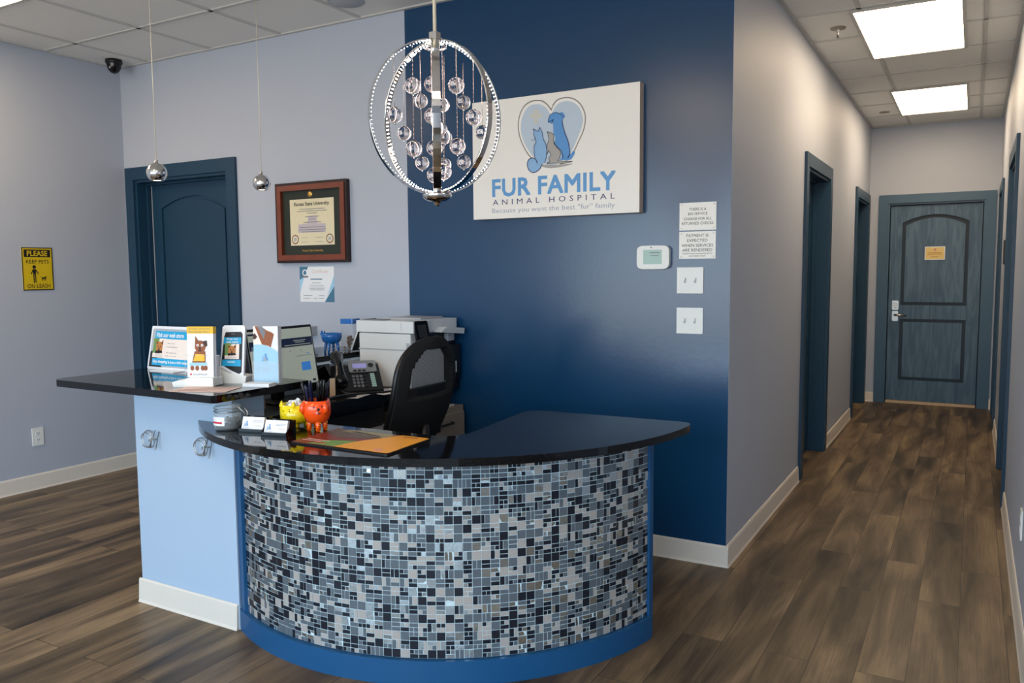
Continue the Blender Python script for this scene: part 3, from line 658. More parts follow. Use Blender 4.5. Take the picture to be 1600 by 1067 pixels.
# ---------------------------------------------------------------- reception desk
KC = (-1.97, 2.985); KR = 0.989; A_L, A_R = math.radians(-116.5), math.radians(-11.2)
def arc(c, r, a0, a1, n): return [(c[0]+r*math.cos(a0+(a1-a0)*i/n), c[1]+r*math.sin(a0+(a1-a0)*i/n)) for i in range(n+1)]
desk = empty('reception_desk', (-1.97, 2.2, 0), 0, 'curved reception desk front covered in grey mosaic tiles over a blue kickboard', 'reception desk')
screen_wall = empty('desk_partition', (-2.72, 2.18, 0), 0, 'pale blue painted L-shaped partition carrying the raised bar top', 'partition')
workdesk = empty('work_desk', (-2.68, 2.8, 0), 0, 'black work desk behind the partition holding phone and printer', 'desk')
# knee wall under the raised bar
m = MB(); m.prism(XY, [(-2.998, 2.10), (-2.417, 2.10), (-2.417, 2.26), (-2.84, 2.26), (-2.84, YB-0.012), (-2.998, YB-0.012)], 0, 0.912, 'desk_paint')
m.build('painted_wall', screen_wall, bevel=0.002)
m = MB(); m.prism(Fr((0, 0, 0), (0, -1, 0), (0, 0, 1)), [(-2.0995, 0), (-2.0845, 0), (-2.0885, 0.012), (-2.0925, 0.094), (-2.0965, 0.1), (-2.0995, 0.1)], 2.421, 3.01, 'baseboard_vinyl')
m.build('baseboard', screen_wall)
# curved wall core
m = MB(); m.prism(XY, arc(KC, KR-0.022, A_L, A_R, 48)+arc(KC, KR-0.14, A_R, A_L, 48), 0.0, 0.778, 'trim_blue'); m.build('curved_wall', desk)
m = MB(); m.prism(XY, arc(KC, KR, A_L-0.004, A_R, 64)+arc(KC, KR-0.021, A_R, A_L, 64), 0.0, 0.085, 'trim_blue')
tag(m.build('kickboard', desk, bevel=0.002), 'bright blue curved kickboard')
m = MB(); m.prism(XY, arc(KC, KR-0.004, A_L-0.004, A_L+0.045, 4)+arc(KC, KR-0.021, A_L+0.045, A_L-0.004, 4), 0.085, 0.778, 'trim_blue'); m.build('edge_trim', desk)
m = MB(); m.prism(XY, arc(KC, KR-0.008, A_R-0.006, A_R+0.02, 2)+arc(KC, KR-0.142, A_R+0.02, A_R-0.006, 2), 0.0, 0.778, 'trim_blue'); m.build('edge_trim', desk)
# mosaic
def mosaic():
    R0 = KR-0.0215; a0, a1 = A_L+0.047, A_R-0.007; z0, z1 = 0.087, 0.777; cell = 0.0305; gr = 0.0023
    L = (a1-a0)*R0; nc = int(round(L/cell)); cw = L/nc; nr = int((z1-z0)/cell+0.999); m = MB()
    P = lambda s, z, r: (KC[0]+r*math.cos(a0+s/R0), KC[1]+r*math.sin(a0+s/R0), z)
    n = 96; vs = []
    for i in range(n+1): vs += [P(L*i/n, z0, R0+0.004), P(L*i/n, z1, R0+0.004)]
    m.add(vs, [(2*i, 2*i+2, 2*i+3, 2*i+1) for i in range(n)], 'tile_grout', True)
    rnd = random.Random(11); mats = ['tile_navy', 'tile_grey', 'tile_stone', 'tile_silver']
    def pick(w): return rnd.choices(mats, w)[0]
    def tile(s0, s1, b0, b1, mt):
        s0 += gr/2; s1 -= gr/2; b0 += gr/2; b1 = min(b1-gr/2, z1)
        if b1-b0 < 0.003: return
        j = [rnd.uniform(-0.00045, 0.00045) for _ in range(2)]; r = R0+0.0056
        if mt == 'tile_silver': j = [v*5 for v in j]
        f = [P(s0, b0, r+j[0]), P(s1, b0, r+j[1]), P(s1, b1, r+j[1]-j[0]*0.5), P(s0, b1, r+j[0]*0.5)]
        k = [P(s0, b0, R0+0.003), P(s1, b0, R0+0.003), P(s1, b1, R0+0.003), P(s0, b1, R0+0.003)]
        m.add(f+k, [(0, 1, 2, 3), (0, 4, 5, 1), (1, 5, 6, 2), (2, 6, 7, 3), (3, 7, 4, 0)], mt)
    for c in range(nc):
        for q in range(nr):
            s, z = c*cw, z0+q*cell; t = rnd.random(); h = 0.5
            if t < 0.36: tile(s, s+cw, z, z+cell, pick((30, 36, 18, 16)))
            elif t < 0.52:
                o = rnd.choice((0.42, 0.5, 0.58)); tile(s, s+cw*o, z, z+cell, pick((45, 25, 10, 20))); tile(s+cw*o, s+cw, z, z+cell, pick((15, 40, 35, 10)))
            elif t < 0.68:
                tile(s, s+cw, z, z+cell*h, pick((45, 30, 10, 15))); tile(s, s+cw, z+cell*h, z+cell, pick((15, 45, 25, 15)))
            elif t < 0.85:
                tile(s, s+cw, z, z+cell*h, pick((50, 30, 12, 8))); tile(s, s+cw*h, z+cell*h, z+cell, pick((40, 30, 10, 20))); tile(s+cw*h, s+cw, z+cell*h, z+cell, pick((15, 35, 35, 15)))
            else:
                tile(s, s+cw, z+cell*h, z+cell, pick((45, 25, 18, 12))); tile(s, s+cw*h, z, z+cell*h, pick((30, 30, 20, 20))); tile(s+cw*h, s+cw, z, z+cell*h, pick((40, 35, 15, 10)))
    return m
tag(mosaic().build('mosaic_tiles', desk), 'grey, navy, stone and silver glass mosaic tiles')
# worktops
co = (-1.93, 2.895); ZC = 0.805
outer = arc(co, 1.045, math.atan2(-0.795, -0.678), math.radians(-3), 60)
pts = outer+[(-0.887, 2.87), (-0.893, 2.9), (-0.91, 2.918), (-0.94, 2.925), (-1.1, 2.92), (-1.5, 2.905), (-1.54, 2.893), (-1.562, 2.865), (-1.568, 2.82), (-1.545, 2.6), (-1.53, 2.42), (-1.53, 2.36), (-1.548, 2.31), (-1.585, 2.285), (-1.64, 2.28), (-2.1, 2.268), (-2.416, 2.262), (-2.416, 2.0985)]
m = MB(); m.prism(XY, pts, ZC-0.026, ZC, 'black_granite'); tag(m.build('curved_worktop', None, bevel=0.003, seg=3), 'polished black curved worktop on the mosaic-tiled desk', 'worktop')
m = MB(); m.prism(XY, [(-3.33+0.04, 1.955), (-2.345, 1.945), (-2.33, 1.958), (-2.33, 2.42), (-2.93, 2.42), (-2.93, YB-0.01), (-3.33, YB-0.01), (-3.33, 2.01), (-3.325, 1.985), (-3.31, 1.965)], 0.912, 0.94, 'black_granite')
tag(m.build('bar_top', None, bevel=0.003, seg=3), 'polished black raised bar top on the pale blue partition', 'bar top')
m = MB(); m.prism(XY, [(-2.838, 2.264), (-2.47, 2.264), (-2.49, 3.12), (-2.44, 3.2), (-2.41, 3.26), (-2.41, YB-0.006), (-2.838, YB-0.006)], 0.745, 0.79, 'black_plastic'); m.build('work_surface', workdesk, bevel=0.003)
m = MB(); m.box(-2.82, -2.54, 2.30, 3.16, 0.0, 0.744, 'black_plastic'); m.build('pedestal', workdesk)
for x_ in (-2.535,):
    for zz in (0.15, 0.45): MB().box(-2.539, -2.52, 2.34, 3.12, zz, zz+0.26, 'black_plastic').build('drawer', workdesk, bevel=0.003)

# filing cabinet
t = empty('filing_cabinet', (-2.62, 3.43, 0), 0, 'beige metal filing cabinet behind the mesh chair against the blue wall', 'filing cabinet')
MB().box(-0.20, 0.245, -0.19, 0.2, 0.0, 0.66, 'beige_metal').build('body', t, bevel=0.003)
for z0_, z1_ in ((0.04, 0.33), (0.345, 0.63)):
    dr = MB().box(0.245, 0.262, -0.175, 0.185, z0_, z1_, 'beige_metal').build('drawer', t, bevel=0.003)
    MB().tube([(0.258, -0.05, z1_-0.045), (0.28, -0.045, z1_-0.045), (0.28, 0.055, z1_-0.045), (0.258, 0.06, z1_-0.045)], 0.006, 'black_plastic').build('handle', dr)
pp = MB().box(-2.6, -2.40, 3.29, 3.58, 0.66, 0.666, 'paper').build('loose_paper'); tag(pp, 'sheet of paper lying on top of the beige filing cabinet', 'paper')
t = MB(); t.box(-0.012, 0.012, -0.03, 0.03, 0, 0.004, 'tan_plastic'); t.tube([(0, -0.02, 0.004), (0.0, -0.01, 0.03), (0, 0.03, 0.042)], 0.005, 'tan_plastic', 6)
o = t.build('desk_clip'); o.location = (-2.40, 3.42, 0.6662); tag(o, 'tiny tan clip stand on the filing cabinet beside the chair back', 'clip')

# ---------------------------------------------------------------- printer
t = empty('office_printer', (-2.60, 3.43, 0.79), 0, 'white multifunction office printer with black front on desk beside blue wall', 'printer')
m = MB(); m.box(-0.16, 0.17, -0.19, 0.18, 0.0, 0.275, 'printer_white'); m.build('body', t, bevel=0.006)
m = MB(); m.box(0.168, 0.21, 0.10, 0.195, 0.01, 0.2, 'black_plastic'); m.box(0.172, 0.176, -0.15, 0.18, 0.2, 0.27, 'black_gloss'); m.box(0.211, 0.213, 0.11, 0.16, 0.05, 0.11, 'printer_white'); m.build('front_cover', t, bevel=0.004)
m = MB(); m.box(-0.162, 0.172, -0.1925, -0.19, 0.19, 0.196, 'light_grey_print'); m.box(0.145, 0.165, -0.1915, -0.19, 0.2, 0.23, 'light_grey_print'); m.build('side_seam', t)
m = MB(); m.box(-0.17, 0.195, -0.197, 0.19, 0.279, 0.338, 'printer_white'); m.box(0.12, 0.121, -0.198, -0.196, 0.285, 0.333, 'grey_print'); m.build('scanner_lid', t, bevel=0.006)
m = MB(); m.box(-0.10, 0.12, -0.03, 0.17, 0.338, 0.346, 'light_grey_print'); m.box(-0.15, -0.02, -0.16, -0.1, 0.338, 0.342, 'grey_print'); m.build('document_feeder', t, bevel=0.003)
m = MB(); m.prism(Fr((0, 0, 0), (0, 1, 0), (0, 0, 1)), [(-0.02, 0.275), (0.195, 0.255), (0.2, 0.285), (0.03, 0.30)], 0.17, 0.24, 'printer_white'); m.box(0.17, 0.2, 0.1, 0.16, 0.22, 0.262, 'light_grey_print'); m.build('output_tray', t, bevel=0.003)
f = Fr((0.205, -0.19, 0.235), (0.25, 1, 0), (-0.25, 0.05, 1)); m = MB(); m.prism(f, rrect(0.0, 0.085, 0, 0.105, 0.01), 0, 0.015, 'black_gloss'); m.rect(f, 0.014, 0.07, 0.02, 0.085, 0.0156, 'fork_dark'); m.build('control_panel', t, bevel=0.002)

# desk phone
t = empty('desk_phone', (-2.63, 3.04, 0.79), math.radians(-42), 'black and silver desk phone with keypad and lilac display below the printer', 'telephone')
def phone():
    bs = MB(); F_ = Fr((0, 0, 0), (1, 0, 0), (0, 0, 1))      # side profile x-z, extruded along -y
    bs.prism(F_, [(-0.11, 0), (0.10, 0), (0.11, 0.02), (-0.06, 0.125), (-0.10, 0.13)], -0.13, 0.10, 'black_plastic'); bs.build('base', t, bevel=0.006)
    a = Vector((0.11, 0, 0.02)); b = Vector((-0.06, 0, 0.125)); up = (b-a).normalized(); f = Fr((0.11, 0.0, 0.02), (0, 1, 0), up)
    L = (b-a).length
    m = MB(); m.prism(f, rrect(-0.02, 0.115, L*0.66, L*1.12, 0.01), 0.0005, 0.008, 'satin_metal'); tag(m.build('display_housing', t, bevel=0.002), 'silver display housing')
    m = MB(); m.prism(f, rrect(0.0, 0.068, L*0.82, L*1.0, 0.003), 0.008, 0.009, 'lcd_lilac'); m.build('display', t)
    m = MB(); m.prism(f, [(0.09+0.014*math.cos(i*0.52), L*0.92+0.014*math.sin(i*0.52)) for i in range(12)], 0.008, 0.011, 'black_plastic')
    m.build('menu_dial', t)
    for i in range(3): MB().prism(f, rrect(0.0+i*0.022, 0.016+i*0.022, L*0.70, L*0.74, 0.002), 0.008, 0.011, 'black_plastic').build('menu_button', t)
    m = MB()
    for i in range(4):
        for j in range(4): m.prism(f, rrect(-0.01+i*0.019, 0.002+i*0.019, L*0.12+j*L*0.125, L*0.2+j*L*0.125, 0.002), 0.0005, 0.004, 'grey_print' if i < 3 else 'fork_dark')
    m.build('keypad', t)
    m = MB()
    for j in range(7): m.prism(f, rrect(0.078, 0.1, L*0.12+j*L*0.075, L*0.17+j*L*0.075, 0.001), 0.0005, 0.004, 'lcd_green')
    m.build('line_keys', t)
    h = MB(); path = [f(-0.075, L*(0.0+0.118*i), 0.03+0.035*math.sin(math.pi*i/10)) for i in range(11)]
    h.tube(path, [0.03, 0.036, 0.03, 0.024, 0.021, 0.021, 0.021, 0.024, 0.03, 0.037, 0.031], 'black_gloss', 12); h.build('handset', t)
    c = MB(); c.tube([f(-0.075, 0.0, 0.02), (0.13, -0.07, 0.02), (0.15, -0.03, 0.008), (0.115, 0.05, 0.008), (0.13, 0.12, 0.008), (0.10, 0.18, 0.008)], 0.006, 'black_plastic', 8); c.build('cord', t)
phone()
# monitor facing the chair
t = empty('computer_monitor', (-2.70, 2.655, 0.79), 0, 'black computer monitor showing a web page, behind the leaflet holder', 'monitor')
MB().box(-0.09, 0.1, -0.11, 0.11, 0, 0.012, 'black_plastic').build('stand_base', t, bevel=0.004)
MB().box(-0.07, -0.03, -0.025, 0.025, 0.012, 0.2, 'black_plastic').build('stand_neck', t, bevel=0.004)
f = Fr((0.035, 0.0, 0.055), (-0.03, 1, 0), (-0.17, 0, 1))
m = MB(); m.fbox(f, -0.22, 0.195, 0, 0.292, -0.03, 0, 'black_plastic'); m.build('case', t, bevel=0.004)
m = MB(); m.fbox(f, -0.21, 0.185, 0.018, 0.28, 0, 0.001, 'screen_pale'); scr = m.build('screen', t)
m = MB(); m.rect(f, -0.21, 0.183, 0.195, 0.235, 0.0015, 'screen_navy'); m.rect(f, -0.21, -0.05, 0.262, 0.27, 0.0015, 'screen_navy')
for a, b, z in [(0.06, 0.14, 0.222), (0.07, 0.13, 0.214), (0.0, 0.17, 0.203)]: m.rect(f, a, b, z-0.0015, z+0.0015, 0.002, 'screen_pale')
m.rect(f, 0.06, 0.17, 0.149, 0.151, 0.0015, 'grey_print'); m.rect(f, 0.09, 0.15, 0.08, 0.12, 0.0015, 'screen_blue'); m.rect(f, 0.135, 0.15, 0.158, 0.162, 0.0015, 'screen_blue'); m.rect(f, 0.15, 0.17, 0.026, 0.036, 0.0015, 'screen_navy')
for a in (0.03, 0.1): m.disc(f, a, 0.175, 0.003, 0.0015, 'grey_print', 8)
m.build('page', scr)
# laptop-like dark screen beyond, small box on wall, cream box
t = empty('dark_display', (-2.76, 3.0, 0.79), 0, 'dark switched-off screen beneath the shelf between monitor and phone', 'screen')
f = Fr((0, 0, 0), (0, 1, 0), (-0.25, 0, 1)); MB().fbox(f, -0.1, 0.05, 0.0, 0.135, -0.02, 0, 'black_plastic').build('case', t, bevel=0.003)
MB().fbox(f, -0.09, 0.04, 0.01, 0.125, 0, 0.001, 'black_gloss').build('panel', t)
t, f, w, h = plate_item('wall_box', FB, -3.56, -3.44, 1.0, 1.055, 0.05, 'light_grey_print', 'small grey box on the wall just right of the monitor', 'box', 0.003, part='case')
MB().fbox(f, 0.01, w-0.01, 0.01, h-0.01, 0, 0.001, 'grey_print').build('front_panel', t)
o = MB().box(-0.013, 0.013, -0.008, 0.008, 0, 0.09, 'tan_plastic').build('note_box', None, bevel=0.002); o.location = (-2.60, 2.855, 0.79); o.rotation_euler = (0, 0, math.radians(40))
tag(o, 'cream coloured upright box standing in front of the phone handset', 'box')
m = MB(); m.tube([(0, -0.1, 0.012), (0.02, -0.03, 0.02), (0.0, 0.04, 0.03), (-0.03, 0.1, 0.02)], [0.015, 0.03, 0.032, 0.015], 'black_fabric', 10); m.tube([(0.02, -0.1, 0.01), (0.05, 0.0, 0.01), (0.03, 0.12, 0.01), (0.06, 0.2, 0.01)], 0.01, 'black_plastic', 8)
o = m.build('phone_headset'); o.location = (-2.56, 2.70, 0.7925); tag(o, 'black headset and cord lying on desk in front of the phone', 'headset')
def flat(name, x, y, z, w, d, rz, mat, label, cat, h=0.002, group=None):
    o = MB().box(-w/2, w/2, -d/2, d/2, 0, h, mat).build(name); o.location = (x, y, z); o.rotation_euler = (0, 0, math.radians(rz)); return tag(o, label, cat, group)
flat('desk_paper', -2.53, 2.93, 0.7905, 0.1, 0.14, 15, 'paper', 'white paper on the black desk under the headset cord', 'paper', 0.002, 'papers on the work desk')
flat('desk_paper', -2.475, 3.11, 0.7905, 0.13, 0.17, -8, 'paper', 'white papers on the desk between phone and chair', 'paper', 0.004, 'papers on the work desk')
# pull-out tray
m = MB(); m.box(-0.16, 0.14, -0.2, 0.18, 0, 0.02, 'light_grey_print'); o = m.build('keyboard_tray', None, bevel=0.004); o.location = (-2.46, 3.0, 0.60); o.parent = workdesk
for r_ in (desk, screen_wall, workdesk):
    for c_ in [x for x in bpy.data.objects if x.parent == r_]: c_.location = c_.location-r_.location

# ---------------------------------------------------------------- things on the shelf behind the monitor
def animal_bowl(name, loc, rz, label, cat, body, leg, R, zt, hb, prof, dot, ears=True, nlegs=4, spread=0.6, leg_r=0.008, group=None):
    t = empty(name, loc, rz, label, cat, group)
    return t
t = empty('blue_footed_bowl', (-3.03, 3.33, 0.94), math.radians(60), 'blue ceramic cat bowl on speckled legs on the back shelf', 'bowl'); t.scale = (0.84, 0.84, 0.9)
MB().lathe([(0.001, 0.055), (0.035, 0.057), (0.058, 0.07), (0.066, 0.095), (0.068, 0.118), (0.064, 0.118), (0.06, 0.095), (0.03, 0.068), (0.001, 0.066)], (0, 0, 0), 'blue_ceramic', 32).build('bowl', t)
for a in (60, 130, 230, 310):
    x, y = math.cos(math.radians(a)), math.sin(math.radians(a)); m = MB(); m.tube([(0.04*x, 0.04*y, 0.066), (0.048*x, 0.048*y, 0.03), (0.052*x, 0.052*y, 0.0)], [0.012, 0.009, 0.006], 'blue_ceramic', 10)
    for k in range(8): m.sphere((0.048*x+0.009*math.cos(k*2.1), 0.048*y+0.009*math.sin(k*2.1), 0.01+0.006*k), 0.0025, 'white_plastic', 6, 4)
    m.build('leg', t)
for s in (-1, 1):
    m = MB(); m.lathe([(0.014, 0), (0.008, 0.016), (0.001, 0.03)], (-0.055, 0.028*s, 0.108), 'blue_ceramic', 10); m.build('ear', t)
t = empty('treat_jar', (-3.035, 3.49, 0.94), math.radians(10), 'square glass jar of bone treats with a blue lid on the shelf', 'jar')
m = MB(); m.prism(XY, rrect(-0.04, 0.04, -0.04, 0.04, 0.01), 0.0, 0.15, 'clear_glass'); m.build('glass_body', t)
m = MB(); m.prism(XY, rrect(-0.042, 0.042, -0.042, 0.042, 0.011), 0.15, 0.178, 'blue_ceramic'); m.build('lid', t, bevel=0.005)
m = MB(); r = random.Random(3)
for k in range(30):
    c = Vector((r.uniform(-0.024, 0.024), r.uniform(-0.024, 0.024), 0.012+0.0022*k)); d_ = Vector((r.uniform(-1, 1), r.uniform(-1, 1), r.uniform(-0.5, 0.5))).normalized()*0.009
    m.tube([c-d_, c, c+d_], [0.006, 0.0035, 0.006], 'treats', 6)
o = m.build('dog_treats'); o.location = (-3.035, 3.49, 0.94); tag(o, 'pile of brown bone treats inside the blue-lidded jar', 'treats', kind='stuff')
t = empty('leaning_tablet', (-2.965, 3.425, 0.94), 0, 'dark panel with white edge leaning beside the printer on shelf', 'display stand')
f = Fr((0.002, 0, 0.005), (0, 1, 0), (0.45, 0, 1))
m = MB(); m.fbox(f, 0.0, 0.09, 0.0, 0.18, -0.012, 0.0, 'black_plastic'); m.build('panel', t, bevel=0.002)
m = MB(); m.fbox(f, -0.003, 0.0, 0.0, 0.18, -0.014, -0.006, 'white_plastic'); m.build('edge', t)
m = MB(); m.tube([f(0.0, 0.185, -0.004), f(0.08, 0.2, 0.02)], 0.005, 'black_plastic', 8); m.build('stylus', t)

# ---------------------------------------------------------------- things on the raised bar
def pic_dog(m, f, a, b, s, c):            # a small terrier portrait, drawn flat
    m.poly(f, [(a-s*0.5, b-s*0.5), (a+s*0.5, b-s*0.5), (a+s*0.5, b+s*0.55), (a-s*0.5, b+s*0.55)], c, 'cream_print')
    m.poly(f, [(a-s*0.5, b-s*0.25), (a-s*0.1, b-s*0.25), (a-s*0.05, b+s*0.55), (a-s*0.5, b+s*0.55)], c+0.0003, 'leaf_green')
    m.disc(f, a, b+s*0.05, s*0.27, c+0.0006, 'orange_tan', 20, s*0.33)
    m.poly(f, [(a-s*0.3, b+s*0.5), (a-s*0.26, b+s*0.15), (a-s*0.1, b+s*0.33)], c+0.0006, 'orange_tan'); m.poly(f, [(a+s*0.3, b+s*0.5), (a+s*0.26, b+s*0.15), (a+s*0.1, b+s*0.33)], c+0.0006, 'orange_tan')
    m.poly(f, [(a-s*0.27, b+s*0.43), (a-s*0.23, b+s*0.2), (a-s*0.13, b+s*0.3)], c+0.0009, 'dark_fur'); m.poly(f, [(a+s*0.27, b+s*0.43), (a+s*0.23, b+s*0.2), (a+s*0.13, b+s*0.3)], c+0.0009, 'dark_fur')
    for q in (-1, 1): m.disc(f, a+q*s*0.1, b+s*0.12, s*0.035, c+0.0009, 'black_print', 10)
    m.disc(f, a, b+s*0.02, s*0.045, c+0.0009, 'black_print', 10); m.disc(f, a, b-s*0.08, s*0.07, c+0.0009, 'dark_fur', 12)
    m.poly(f, [(a-s*0.28, b-s*0.28), (a+s*0.3, b-s*0.24), (a+s*0.26, b-s*0.1), (a-s*0.26, b-s*0.12)], c+0.0008, 'black_print')
    m.poly(f, [(a-s*0.5, b-s*0.48), (a+s*0.3, b-s*0.5), (a+s*0.34, b-s*0.32), (a-s*0.2, b-s*0.3)], c+0.0010, 'paper')
t = empty('web_store_sign', (-3.297, 2.385, 0.94), 0, 'tabletop sign reading Visit our web store with a terrier photo', 'tabletop sign')
f = Fr((0, 0, 0), (1, 0, 0), (0.13, 0.1, 1))
m = MB(); m.prism(f, rrect(0, 0.36, 0, 0.2, 0.008), -0.004, 0, 'white_card'); m.build('board', t)
m = MB(); m.fbox(Fr((0, 0, 0)), 0.1, 0.26, 0.0, 0.004, -0.06, 0.0, 'white_card'); o = m.build('foot', t); o.location.y = 0.0; o.rotation_euler = (0, 0, 0); o.scale = (1, -1, 1)
m = MB(); m.prism(f, rrect(0.01, 0.35, 0.012, 0.188, 0.012), 0.0002, 0.0006, 'light_grey_print'); m.poly(f, [(0.01, 0.012), (0.1, 0.012), (0.03, 0.09), (0.01, 0.08)], 0.0009, 'fork_dark')
m.rect(f, 0.032, 0.35, 0.142, 0.178, 0.0012, 'cyan_print'); m.rect(f, 0.028, 0.35, 0.02, 0.052, 0.0012, 'cyan_print'); m.rect(f, 0.11, 0.35, 0.052, 0.142, 0.0010, 'cream_print')
m.text(f, 'Visit our web store', 0.04, 0.225, 0.150, 0.170, 0.0016, 'white_card', bold=0.02, shear=0.15)
m.text(f, 'Easy shopping is just a click away', 0.036, 0.27, 0.028, 0.044, 0.0016, 'white_card', bold=0.02)
for s_, x0_, x1_, zz in [('Shop from', 0.122, 0.172, 0.122), ('convenience', 0.12, 0.19, 0.107), ('All orders are', 0.118, 0.19, 0.08), ('just one visit', 0.117, 0.19, 0.065)]: m.text(f, s_, x0_, x1_, zz-0.0035, zz+0.0035, 0.0016, 'grey_print')
pic_dog(m, f, 0.068, 0.097, 0.084, 0.0013)
m.build('printed_face', t)

def stand_frame(x, y, yaw): return (x, y, 0.94), math.radians(yaw)
# dog leaflet stand
loc, rz = stand_frame(-2.585, 2.105, 24); t = empty('leaflet_stand', loc, rz, 'white cardboard stand holding a leaflet with a cartoon brown dog', 'leaflet stand')
F_ = Fr((0, 0, 0), (0, 1, 0), (0, 0, 1))
m = MB(); m.prism(Fr((0, 0, 0)), [(-0.10, 0), (0.06, 0), (0.06, 0.036), (-0.035, 0.036), (-0.06, 0.026), (-0.085, 0.024), (-0.105, 0.018)], -0.05, 0.03, 'white_plastic'); m.build('base', t, bevel=0.004)
f = Fr((0, -0.012, 0.036), (1, 0, 0), (0, 0.05, 1))
lf = MB(); lf.fbox(f, -0.05, 0.055, 0.0, 0.195, -0.025, 0.0, 'white_card'); lf.fbox(f, -0.0502, 0.0552, 0.168, 0.1952, -0.0252, 0.0004, 'amber_print'); o1 = lf.build('leaflet', t)
m = MB(); g = f; e = 0.0008
m.text(g, 'Simple, Friendly', -0.042, 0.045, 0.182, 0.19, e, 'grey_print'); m.text(g, 'Pet Health Plans', -0.042, 0.04, 0.171, 0.179, e, 'grey_print')
m.poly(g, [(-0.032, 0.05), (0.024, 0.05), (0.024, 0.1), (-0.02, 0.1)], e, 'brown_fur'); m.poly(g, [(-0.026, 0.062), (0.02, 0.062), (0.02, 0.088), (-0.016, 0.09)], e+0.0003, 'amber_print')
m.disc(g, 0.003, 0.118, 0.022, e+0.0003, 'brown_fur', 18, 0.024); m.poly(g, [(-0.018, 0.125), (-0.016, 0.16), (-0.002, 0.138)], e+0.0003, 'brown_fur'); m.poly(g, [(0.012, 0.138), (0.03, 0.142), (0.032, 0.12), (0.022, 0.118)], e+0.0006, 'dark_fur')
for q in (-0.007, 0.011):
    m.disc(g, q, 0.123, 0.005, e+0.0006, 'white_card', 12); m.disc(g, q, 0.122, 0.002, e+0.0009, 'black_print', 8)
m.disc(g, 0.002, 0.112, 0.004, e+0.0009, 'black_print', 10); m.disc(g, 0.002, 0.103, 0.007, e+0.0006, 'dark_fur', 12, 0.004)
m.rect(g, -0.04, 0.03, 0.044, 0.056, e+0.0006, 'sky_print')
for q in (-0.03, -0.01, 0.012, 0.024): m.disc(g, q, 0.035, 0.008, e+0.0004, 'brown_fur', 12, 0.01)
m.disc(g, -0.036, 0.011, 0.004, e, 'red_print', 10); m.text(g, 'GoodHealth', -0.027, 0.03, 0.007, 0.015, e, 'grey_print'); m.build('printed_face', o1)
m = MB(); m.prism(f, [[(-0.058, 0.0), (0.085, 0.0), (0.085, 0.085), (-0.058, 0.085)], [(-0.055, 0.003), (-0.055, 0.083), (0.083, 0.083), (0.083, 0.003)]], 0.004, 0.007, 'clear_acrylic'); m.build('clear_pocket', t)
for k in range(4): MB().fbox(f, 0.062, 0.064, 0.0, 0.085, -0.03+0.008*k, -0.026+0.008*k, 'light_grey_print').build('divider', t)
# phone standee
loc, rz = stand_frame(-2.545, 2.235, 22); t = empty('phone_shaped_stand', loc, rz, 'white stand shaped like a phone advertising the web store', 'tabletop sign')
m = MB(); m.prism(Fr((0, 0, 0)), [(-0.10, 0), (0.055, 0), (0.06, 0.03), (0.02, 0.035), (-0.02, 0.045), (-0.055, 0.065), (-0.075, 0.045), (-0.10, 0.035)], -0.035, 0.03, 'white_plastic'); m.build('base', t, bevel=0.006)
f = Fr((0, -0.03, 0.02), (1, 0, 0), (0.04, 0.05, 1))
out = [(-0.05, 0.045), (-0.044, 0.204), (-0.036, 0.21), (0.044, 0.21), (0.05, 0.203), (0.048, 0.0), (0.02, 0.012), (-0.02, 0.03)]
m = MB(); m.prism(f, out, -0.014, 0.0, 'white_card'); m.build('panel', t, bevel=0.003)
m = MB(); e = 0.0006; m.poly(f, [(-0.046, 0.055), (-0.036, 0.165), (-0.03, 0.183), (0.034, 0.185), (0.041, 0.176), (0.04, 0.025), (0.03, 0.018), (0.0, 0.03)], e, 'black_print')
m.poly(f, [(-0.038, 0.135), (-0.036, 0.163), (0.036, 0.163), (0.036, 0.137)], 2*e, 'cyan_print'); m.poly(f, [(-0.045, 0.05), (-0.042, 0.075), (0.036, 0.075), (0.036, 0.048)], 2*e, 'cyan_print')
m.text(f, 'Shop our', -0.024, 0.022, 0.152, 0.160, 3*e, 'white_card', bold=0.02); m.text(f, 'web store', -0.026, 0.024, 0.141, 0.149, 3*e, 'white_card', bold=0.02)
pic_dog(m, f, -0.002, 0.107, 0.06, 2*e); m.rect(f, -0.02, 0.012, 0.062, 0.069, 3*e, 'sky_print'); m.rect(f, -0.008, 0.01, 0.175, 0.177, 2*e, 'grey_print'); m.build('printed_face', t)
g = Fr((0, -0.0362, 0)); m = MB()
m.stroke(Fr((0, -0.0358, 0)), [(-0.066+0.011*math.cos(a*0.52), 0.036+0.007*math.sin(a*0.52)) for a in range(12)], 0.005, 0.0, 'red_print', True)
m.build('red_oval', t)
